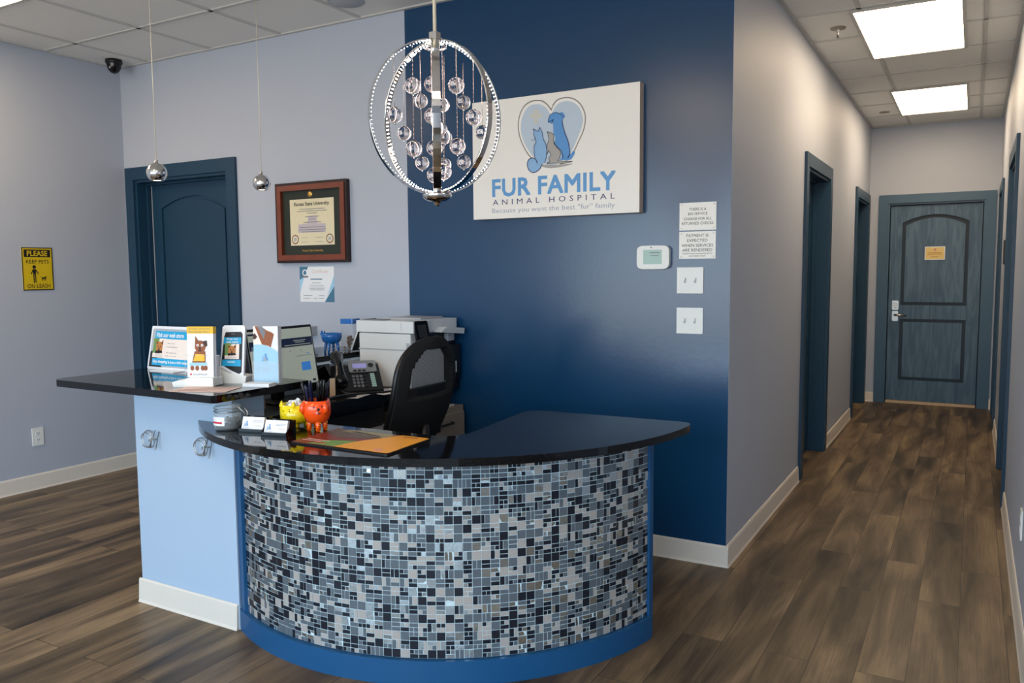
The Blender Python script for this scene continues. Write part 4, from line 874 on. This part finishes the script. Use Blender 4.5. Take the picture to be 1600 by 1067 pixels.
# fur family leaflet holder
loc, rz = stand_frame(-2.395, 2.275, 20); t = empty('leaflet_holder', loc, rz, 'clear holder of pale blue Fur Family leaflets at the bar corner', 'leaflet holder')
f = Fr((0, -0.03, 0.006), (1, 0, 0), (0, 0.03, 1))
lf = MB(); lf.fbox(f, -0.052, 0.05, 0.0, 0.222, -0.03, 0.0, 'white_card'); o1 = lf.build('leaflets', t)
e = 0.0005; m = MB(); top = [(0.05, 0.125)]+[(0.05-0.102*i/8, 0.125+0.025*math.sin(math.pi*i/16)+0.0*i) for i in range(1, 9)]
m.poly(f, [(-0.052, 0), (0.05, 0), (0.05, 0.122), (0.03, 0.135), (0.0, 0.147), (-0.03, 0.152), (-0.052, 0.152)], e, 'sky_print')
m.poly(f, [(-0.052, 0.15), (-0.02, 0.151), (-0.02, 0.19), (-0.038, 0.222), (-0.052, 0.222)], 2*e, 'cream_print'); m.poly(f, [(-0.045, 0.222), (-0.02, 0.16), (-0.016, 0.151), (0.01, 0.146), (0.02, 0.14), (0.034, 0.19), (0.028, 0.197), (0.004, 0.206), (-0.02, 0.222)], 3*e, 'brown_fur')
m.poly(f, [(-0.052, 0.19), (-0.045, 0.195), (-0.035, 0.18), (-0.045, 0.17), (-0.052, 0.172)], 3*e, 'dark_fur'); m.poly(f, [(-0.035, 0.222), (-0.018, 0.19), (-0.008, 0.17), (0.0, 0.2), (-0.015, 0.222)], 3.4*e, 'grey_print')
logo(m, f, 0.11, -0.055, 0.06, line=False, e=0.0002, heart=False, base=3*e); m.text(f, 'FUR FAMILY', -0.047, 0.02, 0.052, 0.06, 2*e, 'logo_tag'); m.text(f, 'ANIMAL HOSPITAL', -0.042, 0.02, 0.044, 0.0475, 2*e, 'logo_tag'); m.build('printed_face', o1)
m = MB(); m.fbox(f, -0.056, 0.054, 0.0, 0.085, 0.003, 0.005, 'clear_acrylic'); m.fbox(f, 0.054, 0.056, 0.0, 0.14, -0.035, 0.005, 'clear_acrylic'); m.fbox(f, -0.058, -0.056, 0.0, 0.14, -0.035, 0.005, 'clear_acrylic'); m.fbox(f, -0.056, 0.054, -0.004, 0.0, -0.05, 0.02, 'clear_acrylic'); m.build('holder', t)
t = flat('card_stack', -2.375, 2.20, 0.9405, 0.11, 0.055, 18, 'white_card', 'small stack of white cards lying in front of leaflet holder', 'cards', 0.013)
o = flat('handout_sheet', -2.49, 2.045, 0.9405, 0.22, 0.13, 22, 'peach_paper', 'peach handout sheet lying at the front corner of the bar', 'paper', 0.0015)
m = MB()
for k in range(5): m.rect(XY, -0.09+0.02*k, 0.0+0.02*k, -0.045+0.018*k, -0.042+0.018*k, 0.0021, 'seal_red')
m.rect(XY, -0.08, 0.09, 0.05, 0.054, 0.0021, 'grey_print'); m.build('printing', o)

# ---------------------------------------------------------------- things on the curved counter
t = empty('clamp_jar', (-2.365, 2.035, ZC), math.radians(25), 'clear glass clamp-lid jar of dark treats below the bar corner', 'jar')
MB().lathe([(0.001, 0.0), (0.046, 0.0), (0.05, 0.006), (0.05, 0.058), (0.043, 0.064), (0.04, 0.064), (0.046, 0.056), (0.046, 0.008), (0.001, 0.006)], (0, 0, 0), 'clear_glass', 32).build('glass_body', t)
MB().lathe([(0.001, 0.070), (0.044, 0.070), (0.048, 0.074), (0.048, 0.084), (0.04, 0.092), (0.001, 0.094)], (0, 0, 0), 'clear_glass', 32).build('lid', t)
m = MB(); rg = lambda r, z: [(r*math.cos(i*0.2618), r*math.sin(i*0.2618), z) for i in range(24)]
m.tube(rg(0.0475, 0.067), 0.0022, 'satin_metal', 6, True); m.tube(rg(0.0485, 0.079), 0.0015, 'satin_metal', 6, True)
m.tube([(0.048, -0.02, 0.085), (0.07, -0.012, 0.06), (0.066, -0.012, 0.03), (0.052, -0.012, 0.025)], 0.0018, 'satin_metal', 6); m.tube([(0.048, 0.02, 0.085), (0.07, 0.012, 0.06), (0.066, 0.012, 0.03), (0.052, 0.012, 0.025)], 0.0018, 'satin_metal', 6)
m.tube([(0.052, -0.012, 0.025), (0.056, 0, 0.02), (0.052, 0.012, 0.025)], 0.0018, 'satin_metal', 6); m.build('wire_clamp', t)
m = MB(); vs = []; n = 8
for i in range(n+1):
    a = math.radians(-150+70*i/n); vs += [(0.0505*math.cos(a), 0.0505*math.sin(a), 0.018), (0.0505*math.cos(a), 0.0505*math.sin(a), 0.05)]
m.add(vs, [(2*i, 2*i+2, 2*i+3, 2*i+1) for i in range(n)], 'white_card', True); vs = []
for i in range(n+1):
    a = math.radians(-145+55*i/n); vs += [(0.0509*math.cos(a), 0.0509*math.sin(a), 0.026), (0.0509*math.cos(a), 0.0509*math.sin(a), 0.033)]
m.add(vs, [(2*i, 2*i+2, 2*i+3, 2*i+1) for i in range(n)], 'red_print', True); m.build('label', t)
m = MB(); m.lathe([(0.001, 0.0065), (0.042, 0.0065), (0.042, 0.014), (0.001, 0.018)], (0, 0, 0), 'dark_treats', 24); r = random.Random(5)
for k in range(26): m.sphere((r.uniform(-0.005, 0.034), r.uniform(-0.02, 0.026), 0.018+r.uniform(0, 0.024)), 0.006, 'dark_treats', 6, 4)
o = m.build('dark_treats'); o.location = (-2.365, 2.035, ZC); tag(o, 'dark treats filling the bottom of clamp-lid jar', 'treats', kind='stuff')
def card_holder(x, y, rz, label):
    t = empty('business_card_holder', (x, y, ZC), math.radians(rz), label, 'card holder', 'black business card holders on the counter')
    F2 = Fr((0, 0, 0), (0, 1, 0), (0, 0, 1)); m = MB()
    m.box(-0.05, 0.05, -0.03, 0.035, 0, 0.004, 'black_gloss'); m.box(-0.05, 0.05, -0.03, -0.026, 0, 0.013, 'black_gloss')
    for s in (-0.05, 0.047): m.prism(F2, [(-0.03, 0), (0.035, 0), (0.035, 0.05), (0.02, 0.05), (-0.02, 0.018), (-0.03, 0.013)], s, s+0.003, 'black_gloss')
    m.prism(Fr((0, 0, 0), (0, 1, 0), (0, 0, 1)), [(0.026, 0.002), (0.03, 0.002), (0.036, 0.05), (0.032, 0.05)], -0.05, 0.05, 'black_gloss'); m.build('holder', t)
    f = Fr((0, -0.022, 0.006), (1, 0, 0), (0, 0.36, 1)); c = MB(); c.fbox(f, -0.044, 0.044, 0, 0.05, -0.012, 0, 'white_card'); cs = c.build('business_cards', t)
    p = MB(); p.text(f, 'FUR FAMILY', -0.04, -0.01, 0.008, 0.012, 0.0004, 'logo_tag'); logo(p, f, 0.075, -0.061, -0.003, line=False, e=0.0002, heart=False, base=0.0002)
    for zz, a, b in [(0.036, 0.0, 0.038), (0.032, 0.0, 0.034), (0.018, 0.012, 0.036)]: p.rect(f, a, b, zz-0.0006, zz+0.0006, 0.0004, 'grey_print')
    p.build('printing', cs)
card_holder(-2.236, 2.045, 14, 'black holder of white business cards, the one beside the clamp jar')
card_holder(-2.112, 2.035, 14, 'black holder of white business cards in front of yellow cat pot')
t = empty('yellow_cat_pot', (-2.178, 2.19, ZC), math.radians(-5), 'yellow cat-faced pot on short speckled legs holding wrapped sweets', 'pot')
MB().lathe([(0.001, 0.014), (0.046, 0.015), (0.054, 0.021), (0.0575, 0.034), (0.0575, 0.084), (0.0545, 0.084), (0.054, 0.04), (0.045, 0.022), (0.001, 0.02)], (0, 0, 0), 'yellow_ceramic', 32).build('pot', t)
for a in (35, 145, 215, 325):
    x, y = 0.034*math.cos(math.radians(a)), 0.034*math.sin(math.radians(a)); m = MB(); m.tube([(x, y, 0.028), (x*1.05, y*1.05, 0.012), (x*1.1, y*1.1, 0)], [0.0095, 0.0085, 0.007], 'yellow_ceramic', 10)
    for k in range(7): m.sphere((x*1.08+0.0075*math.cos(k*2.3), y*1.08+0.0075*math.sin(k*2.3), 0.004+0.0025*k), 0.0016, 'dark_treats', 6, 4)
    m.build('leg', t)
for a in (248, 312):
    x, y = 0.052*math.cos(math.radians(a)), 0.052*math.sin(math.radians(a)); MB().lathe([(0.010, 0), (0.007, 0.01), (0.001, 0.02)], (x, y, 0.080), 'yellow_ceramic', 10).build('ear', t)
def face_on(m, R, a, z, pts, mat, off=0.0006, sc=1.0):   # flat marks bent onto a round pot
    vs = []
    for p, q in pts:
        th = math.radians(a)+p/R; vs.append(((R+off)*math.cos(th), (R+off)*math.sin(th), z+q))
    c = Vector((0, 0, 0))
    for v in vs: c += Vector(v)
    c /= len(vs); n = len(vs); m.add(vs+[tuple(c)], [(i, (i+1) % n, n) for i in range(n)], mat)
circ = lambda r, x=0, y=0, n=10: [(x+r*math.cos(i*6.283/n), y+r*math.sin(i*6.283/n)) for i in range(n)]
m = MB(); face_on(m, 0.0575, 284, 0.064, circ(0.0028, -0.015), 'black_print'); face_on(m, 0.0575, 284, 0.064, circ(0.0028, 0.013), 'black_print')
face_on(m, 0.0575, 284, 0.070, [(0.005, 0), (0.012, 0.003), (0.02, 0), (0.012, 0.001)], 'black_print'); face_on(m, 0.0575, 284, 0.050, [(-0.012, 0.002), (-0.004, 0.0), (0.0, 0.002), (-0.004, -0.0015)], 'black_print')
m.build('painted_face', t)
r = random.Random(9)
for k in range(7):
    a = k*2.4; x, y = 0.026*math.cos(a)*(k > 0), 0.026*math.sin(a)*(k > 0); m = MB()
    m.sphere((0, 0, 0), 0.012, 'clear_acrylic' if k % 2 else 'white_card', 10, 6, 0.7)
    for s in (-1, 1): m.lathe([(0.002, 0.008), (0.012, 0.02)], (0, 0, 0), 'white_card', 8, Fr((0, 0, 0), (0, 1, 0), (0, 0, s)))
    o = m.build('wrapped_sweet'); o.location = (-2.178+x, 2.19+y, ZC+0.080); o.rotation_euler = (r.uniform(-.6, .6), r.uniform(-.5, .5), r.uniform(0, 3))
    tag(o, 'clear wrapped sweet in the yellow cat pot', 'sweet', 'wrapped sweets in the yellow pot')
t = empty('orange_dog_pot', (-2.045, 2.16, ZC), math.radians(0), 'orange dog-faced pot on spotted legs full of pens', 'pen pot')
MB().lathe([(0.001, 0.028), (0.028, 0.029), (0.043, 0.042), (0.0505, 0.064), (0.0505, 0.088), (0.046, 0.112), (0.0435, 0.112), (0.047, 0.088), (0.047, 0.064), (0.038, 0.045), (0.001, 0.034)], (0, 0, 0), 'orange_ceramic', 36).build('pot', t)
for a in (40, 140, 220, 320):
    x, y = 0.026*math.cos(math.radians(a)), 0.026*math.sin(math.radians(a)); m = MB(); m.tube([(x, y, 0.044), (x*1.05, y*1.05, 0.02), (x*1.1, y*1.1, 0)], [0.0105, 0.0095, 0.008], 'orange_ceramic', 10)
    for k in range(14): m.sphere((x*1.06+0.009*math.cos(k*2.3), y*1.06+0.009*math.sin(k*2.3), 0.003+0.0026*k), 0.0019, 'yellow_ceramic', 6, 4)
    m.build('leg', t)
for a, s in ((245, -1), (348, 1)):
    m = MB(); x, y = math.cos(math.radians(a)), math.sin(math.radians(a)); m.tube([(0.046*x, 0.046*y, 0.108), (0.053*x, 0.053*y, 0.095), (0.054*x, 0.054*y, 0.078), (0.050*x, 0.050*y, 0.066)], [0.006, 0.010, 0.011, 0.005], 'orange_ceramic', 10); m.build('ear', t)
m = MB(); A = 318; face_on(m, 0.0505, A, 0.092, circ(0.003, -0.014), 'black_print'); face_on(m, 0.0498, A, 0.094, circ(0.003, 0.014), 'black_print'); face_on(m, 0.0505, A, 0.084, circ(0.005, 0.002), 'black_print')
face_on(m, 0.0502, A, 0.072, [(-0.002, 0.004), (0.002, 0.004), (0.0035, -0.003), (0.012, 0.0), (0.012, -0.002), (0.003, -0.006), (-0.006, -0.004), (-0.005, -0.002)], 'black_print'); face_on(m, 0.0506, A, 0.072, circ(0.0045, -0.004), 'pink_print')
m.build('painted_face', t)
r = random.Random(21)
def pen(px, py, tx, ty, L, mat, clip, label):
    a = Vector((px, py, 0.043)); d_ = Vector((tx, ty, 1)).normalized(); t = empty('pen', tuple(Vector((-2.045, 2.16, ZC))+a), 0, label, 'pen', 'pens in the orange dog pot')
    MB().tube([(0, 0, 0), d_*L*0.96, d_*L], [0.0038, 0.0038, 0.002], mat, 8).build('barrel', t)
    c = MB(); s = d_.cross(Vector((0, 1, 0))).normalized()*0.0058; c.tube([d_*L*0.7+s, d_*L*0.94+s, d_*L*0.95], 0.0011, clip, 5); c.build('clip', t)
for k in range(16):
    a = k*2.399; q = 0.007+0.020*math.sqrt(k/16); x, y = q*math.cos(a), q*math.sin(a)
    pen(x, y, x*7+r.uniform(-.06, .06), y*7+r.uniform(-.06, .06), r.uniform(0.125, 0.148), r.choice(['navy_plastic', 'black_gloss', 'navy_plastic']), 'satin_metal' if k % 3 == 0 else 'fork_dark', 'dark navy or black pen standing in the orange dog pot')
# tiny yellow thing on the dark desk behind
t = empty('key_tag', (-2.47+0.0, 2.30, 0.79), 0, 'small pale yellow tag on a stand behind the yellow pot', 'tag')
MB().lathe([(0.001, 0), (0.018, 0), (0.018, 0.006), (0.004, 0.008), (0.004, 0.04)], (0, 0, 0), 'black_plastic', 12).build('stand', t)
m = MB(); m.fbox(Fr((0, 0, 0)), -0.014, 0.014, 0.04, 0.078, -0.003, 0.003, 'tan_plastic'); tag(m.build('tag_plate', t, bevel=0.001), 'pale yellow plate')
# counter mat
t = empty('counter_mat', (-1.772, 2.078, ZC), math.radians(0), 'counter mat printed with a dark photo and a large orange area', 'counter mat')
Q = [(-0.195, -0.130), (0.225, -0.124), (0.18, 0.135), (-0.215, 0.122)]
Q = rrect(-0.208, 0.205, -0.127, 0.13, 0.012)
sk = lambda P: [(a-0.06*b, b) for a, b in P]
m = MB(); m.prism(XY, sk(Q), 0.0003, 0.005, 'black_plastic'); m.build('rubber_base', t)
m = MB(); m.poly(XY, sk(rrect(-0.204, 0.201, -0.123, 0.126, 0.010)), 0.0056, 'mat_red')
m.poly(XY, sk([(-0.2, 0.05), (-0.1, 0.0), (-0.02, 0.02), (0.04, 0.06), (0.03, 0.122), (-0.19, 0.122)]), 0.0060, 'mat_brown')
m.poly(XY, sk([(-0.16, 0.09), (0.06, 0.06), (0.06, 0.124), (-0.14, 0.124)]), 0.0064, 'mat_tan'); m.poly(XY, sk([(-0.12, 0.095), (0.02, 0.07), (0.03, 0.078), (-0.1, 0.105)]), 0.0067, 'black_print')
m.poly(XY, sk([(-0.14, -0.12), (-0.1, -0.05), (-0.04, -0.03), (0.0, -0.02), (0.02, -0.12)]), 0.0064, 'leaf_green')
m.poly(XY, sk([(-0.02, -0.122), (-0.01, -0.06), (0.015, 0.0), (0.05, 0.06), (0.085, 0.126), (0.195, 0.126), (0.201, 0.118), (0.201, -0.115), (0.195, -0.123)]), 0.0070, 'mat_orange')
m.rect(XY, -0.185, -0.1, -0.085, -0.08, 0.0068, 'cream_print')
m.rect(XY, -0.18, -0.08, -0.068, -0.062, 0.0068, 'cream_print'); m.rect(XY, -0.12, -0.07, -0.1, -0.09, 0.0068, 'red_print'); m.rect(XY, 0.10, 0.16, 0.1, 0.108, 0.0074, 'mat_red'); m.disc(XY, 0.15, -0.095, 0.014, 0.0074, 'pink_print'); m.build('printed_face', t)

# ---------------------------------------------------------------- office chair
t = empty('mesh_office_chair', (-2.28, 2.80, 0), math.radians(0), 'black mesh-back office chair behind the curved counter', 'office chair')
def chair(t):
    CX, CY = 0.27, 0.025
    def S(s, q):       # s across -1..1, q up 0..1
        z = 0.54+0.55*q
        wdt = 0.178+0.034*math.sin(math.pi*min(1, q*0.9))
        if q > 0.62: wdt *= max(0.0, 1-((q-0.62)/0.38)**3.2)**0.5 if q < 1 else 0.0
        if q < 0.08: wdt *= 0.86+0.14*q/0.08
        wdt = max(wdt, 0.012)
        x = CX-0.10+0.14*q+0.05*math.sin(math.pi*q*1.1-0.3) - 0.055*s*s*(wdt/0.22)
        return Vector((x-0.02, CY+s*wdt, z))
    NS, NQ = 44, 60
    qs = [1-(1-j/NQ)**1.5 for j in range(NQ+1)]
    def patch(name, mat, cond, solid):
        vs = [S(-1+2*i/NS, qs[j]) for j in range(NQ+1) for i in range(NS+1)]; fs = []
        for j in range(NQ):
            for i in range(NS):
                c = S(-1+2*(i+.5)/NS, (qs[j]+qs[j+1])/2)
                if cond((i+.5)/NS*2-1, (qs[j]+qs[j+1])/2): fs.append((j*(NS+1)+i, j*(NS+1)+i+1, (j+1)*(NS+1)+i+1, (j+1)*(NS+1)+i))
        use = sorted({v for f_ in fs for v in f_}); ix = {v: k for k, v in enumerate(use)}
        m = MB(); m.add([vs[v] for v in use], [tuple(ix[v] for v in f_) for f_ in fs], mat, True); return m.build(name, t, solid=solid)
    inside = lambda s, q: 0.55 < q < 0.92 and abs(s) < (0.74 if q < 0.72 else 0.74-((q-0.72)/0.2)**2*0.25)
    patch('backrest_frame', 'black_fabric', lambda s, q: not inside(s, q), 0.03)
    patch('backrest_mesh', 'open_mesh', inside, 0.0)
    rim = [S(-1, q) for q in qs]+[S(1, q) for q in qs[::-1]]
    MB().tube(rim, 0.013, 'black_plastic', 8, True).build('backrest_rim', t)
    m = MB(); m.tube([(0.0, 0, 0.42), (0.16, 0, 0.43), (0.235, 0, 0.5), (0.245, 0, 0.62), (0.25, 0, 0.72)], [0.025, 0.03, 0.03, 0.025, 0.02], 'black_plastic', 10); m.build('back_support', t)
    m = MB(); m.prism(XY, rrect(-0.26, 0.2, -0.24, 0.24, 0.09, 8), 0.44, 0.52, 'black_fabric'); m.build('seat', t, bevel=0.025, seg=4)
    m = MB(); m.box(-0.1, 0.1, -0.08, 0.08, 0.40, 0.44, 'black_plastic'); m.build('seat_mechanism', t, bevel=0.01)
    for s in (-1, 1):
        m = MB(); m.tube([(0.02, 0.2*s, 0.43), (0.02, 0.29*s, 0.45), (0.0, 0.295*s, 0.62), (0.1, 0.29*s, 0.66), (-0.05, 0.285*s, 0.67)][:3], 0.014, 'black_plastic', 8); ar = m.build('armrest', t)
        m = MB(); m.prism(XY, rrect(-0.13, 0.12, 0.255*s-0.0 if s > 0 else 0.325*s, 0.325*s if s > 0 else 0.255*s, 0.03), 0.62, 0.65, 'black_plastic'); m.build('arm_pad', ar, bevel=0.008)
    MB().tube([(0, 0, 0.08), (0, 0, 0.25), (0, 0, 0.4)], [0.03, 0.025, 0.02], 'black_gloss', 14).build('gas_column', t)
    for k in range(5):
        a = 2*math.pi*k/5+0.3; c, s_ = math.cos(a), math.sin(a)
        lg = MB().tube([(0.02*c, 0.02*s_, 0.105), (0.15*c, 0.15*s_, 0.09), (0.29*c, 0.29*s_, 0.07)], [0.03, 0.022, 0.016], 'black_plastic', 8).build('base_leg', t)
        m = MB(); wf_ = Fr((0, 0, 0), (c, s_, 0), (0, 0, 1)); m.lathe([(0.001, -0.02), (0.028, -0.02), (0.028, 0.02), (0.001, 0.02)], (0.29*c, 0.29*s_, 0.028), 'black_gloss', 16, wf_); m.tube([(0.29*c, 0.29*s_, 0.03), (0.29*c, 0.29*s_, 0.075)], 0.008, 'black_plastic', 8); m.build('caster', lg)
chair(t)

# ---------------------------------------------------------------- lamps
def pendant(x, y, z, label):
    t = empty('pendant_lamp', (x, y, H), 0, label, 'pendant lamp', 'small chrome ball pendants over the bar'); d_ = H-z
    MB().lathe([(0.001, 0), (0.05, 0), (0.05, -0.012), (0.012, -0.024), (0.001, -0.024)], (0, 0, 0), 'chrome', 24).build('canopy', t)
    MB().tube([(0, 0, -0.02), (0, 0, -d_+0.04)], 0.0018, 'rod_cream', 6).build('cord', t)
    R = 0.043; MB().lathe([(0.008, R+0.012), (0.009, R-0.004)]+[(R*math.sin(math.pi*i/20), R*math.cos(math.pi*i/20)) for i in range(2, 17)]+[(R*0.5, -R*0.72), (R*0.4, -R*0.3), (0.001, -R*0.3)], (0, 0, -d_), 'chrome', 32).build('ball_shade', t)
    MB().lathe([(0.001, -R*0.68), (R*0.46, -R*0.7), (R*0.46, -R*0.74), (0.001, -R*0.74)], (0, 0, -d_), 'panel_light', 20).build('bulb_glass', t)
pendant(-3.13, 2.357, 1.816, 'chrome ball pendant hanging on a thin cord in front of the blue door')
pendant(-3.13, 2.961, 1.826, 'chrome ball pendant hanging on a thin cord beside the framed diploma')

def chandelier():
    cx, cy, cz = -1.530, 2.2, 1.870; A, B = 0.213, 0.247
    t = empty('orb_chandelier', (cx, cy, H), 0, 'large chrome orb chandelier with LED rings and hanging crystal balls', 'chandelier'); D = H-cz
    MB().lathe([(0.001, 0), (0.065, 0), (0.065, -0.02), (0.015, -0.035), (0.001, -0.035)], (0, 0, 0), 'chrome', 28).build('canopy', t)
    MB().tube([(0, 0, -0.03), (0, 0, -D+B)], 0.0058, 'rod_cream', 12).build('rod', t)
    view = math.atan2(2.2, -1.53)          # direction away from the viewer
    for k, (dv, a_, b_) in enumerate(((106, A*1.03, B), (52, A*1.0, B*0.985), (0.5, A*0.9, B*0.99))):
        th = view+math.radians(dv); u = Vector((math.cos(th), math.sin(th), 0)); w = Vector((-math.sin(th), math.cos(th), 0)); n = 72
        vs = []; h = 0.0125; th_ = 0.005
        for i in range(n):
            p = 2*math.pi*i/n; o_ = u*(a_*math.cos(p))+Vector((0, 0, b_*math.sin(p)-D)); nn = (u*(math.cos(p)/a_)+Vector((0, 0, math.sin(p)/b_))).normalized()
            vs += [o_+w*h, o_-w*h, o_-w*h-nn*th_, o_+w*h-nn*th_]
        fs = []
        for i in range(n):
            j = (i+1) % n
            for q in range(4): fs.append((i*4+q, i*4+(q+1) % 4, j*4+(q+1) % 4, j*4+q))
        m = MB(); m.add(vs, fs, 'chrome', False); rg = m.build('ring', t, bevel=0.0008)
        m = MB(); N = 120
        for i in range(N):
            p = 2*math.pi*(i+.5)/N; o_ = u*((a_-0.008)*math.cos(p))+Vector((0, 0, (b_-0.008)*math.sin(p)-D)); m.sphere(tuple(o_), (0.0011, 0.0019, 0.0019)[k], 'led', 6, 4)
        tag(m.build('led_strip', rg), 'row of tiny glowing LEDs')
    MB().box(-0.014, 0.014, -0.014, 0.014, -D+B-0.006, -D+B+0.022, 'chrome').build('top_block', t, bevel=0.002)
    m = MB(); m.tube([(0.035*math.cos(i*0.3927), 0.035*math.sin(i*0.3927), -D+B-0.025) for i in range(16)], 0.004, 'chrome', 8, True); m.tube([(-0.035, 0, -D+B-0.025), (0, 0, -D+B), (0.035, 0, -D+B-0.025)], 0.003, 'chrome', 6); m.build('hanging_ring', t)
    MB().lathe([(0.001, 0.004), (0.046, 0.004), (0.048, 0), (0.044, -0.012), (0.03, -0.02), (0.012, -0.022), (0.01, -0.03), (0.005, -0.036), (0.001, -0.037)], (0, 0, -D-B), 'chrome', 32).build('bottom_finial', t)
    R_ = Vector((-math.sin(view), math.cos(view), 0))*-1; F_ = Vector((math.cos(view), math.sin(view), 0))
    K = 0.000634; zc = 585.0
    balls = [(290, 465, 38), (328, 492, 32), (195, 610, 38), (242, 660, 33), (290, 780, 38), (330, 792, 30), (388, 450, 36), (440, 500, 30), (384, 592, 34), (426, 634, 32), (450, 666, 31), (395, 772, 37), (444, 802, 30), (510, 460, 38), (546, 492, 31), (597, 618, 38), (640, 652, 33), (512, 765, 38), (544, 786, 30), (394, 890, 34), (440, 888, 36)]
    for (px, py, r) in balls:
        dep = {38: -0.09, 37: -0.08, 36: -0.07, 34: -0.02, 33: 0.05, 32: 0.07, 31: 0.09, 30: 0.11}[r]
        s = (2.67+dep)/2.67; p = R_*((px-405)*K*s)+F_*dep; z = -(py-595)*K*s-D; rr = 0.0255 if r > 33 else 0.0235
        rho = math.hypot(p.x, p.y); top = B*math.sqrt(max(0.05, 1-(rho/A)**2))-D
        bl = MB().sphere((p.x, p.y, z), rr, 'crystal', 28, 16).build('crystal_ball', t)
        st = MB(); st.tube([(p.x, p.y, z+rr), (p.x, p.y, top)], 0.0008, 'led_string', 5)
        q = z+rr+0.008
        while q < top: st.sphere((p.x, p.y, q), 0.0018, 'led_string', 6, 4); q += 0.014
        st.sphere((p.x, p.y, z-rr-0.002), 0.003, 'chrome', 8, 5); st.build('beaded_strand', bl)
chandelier()
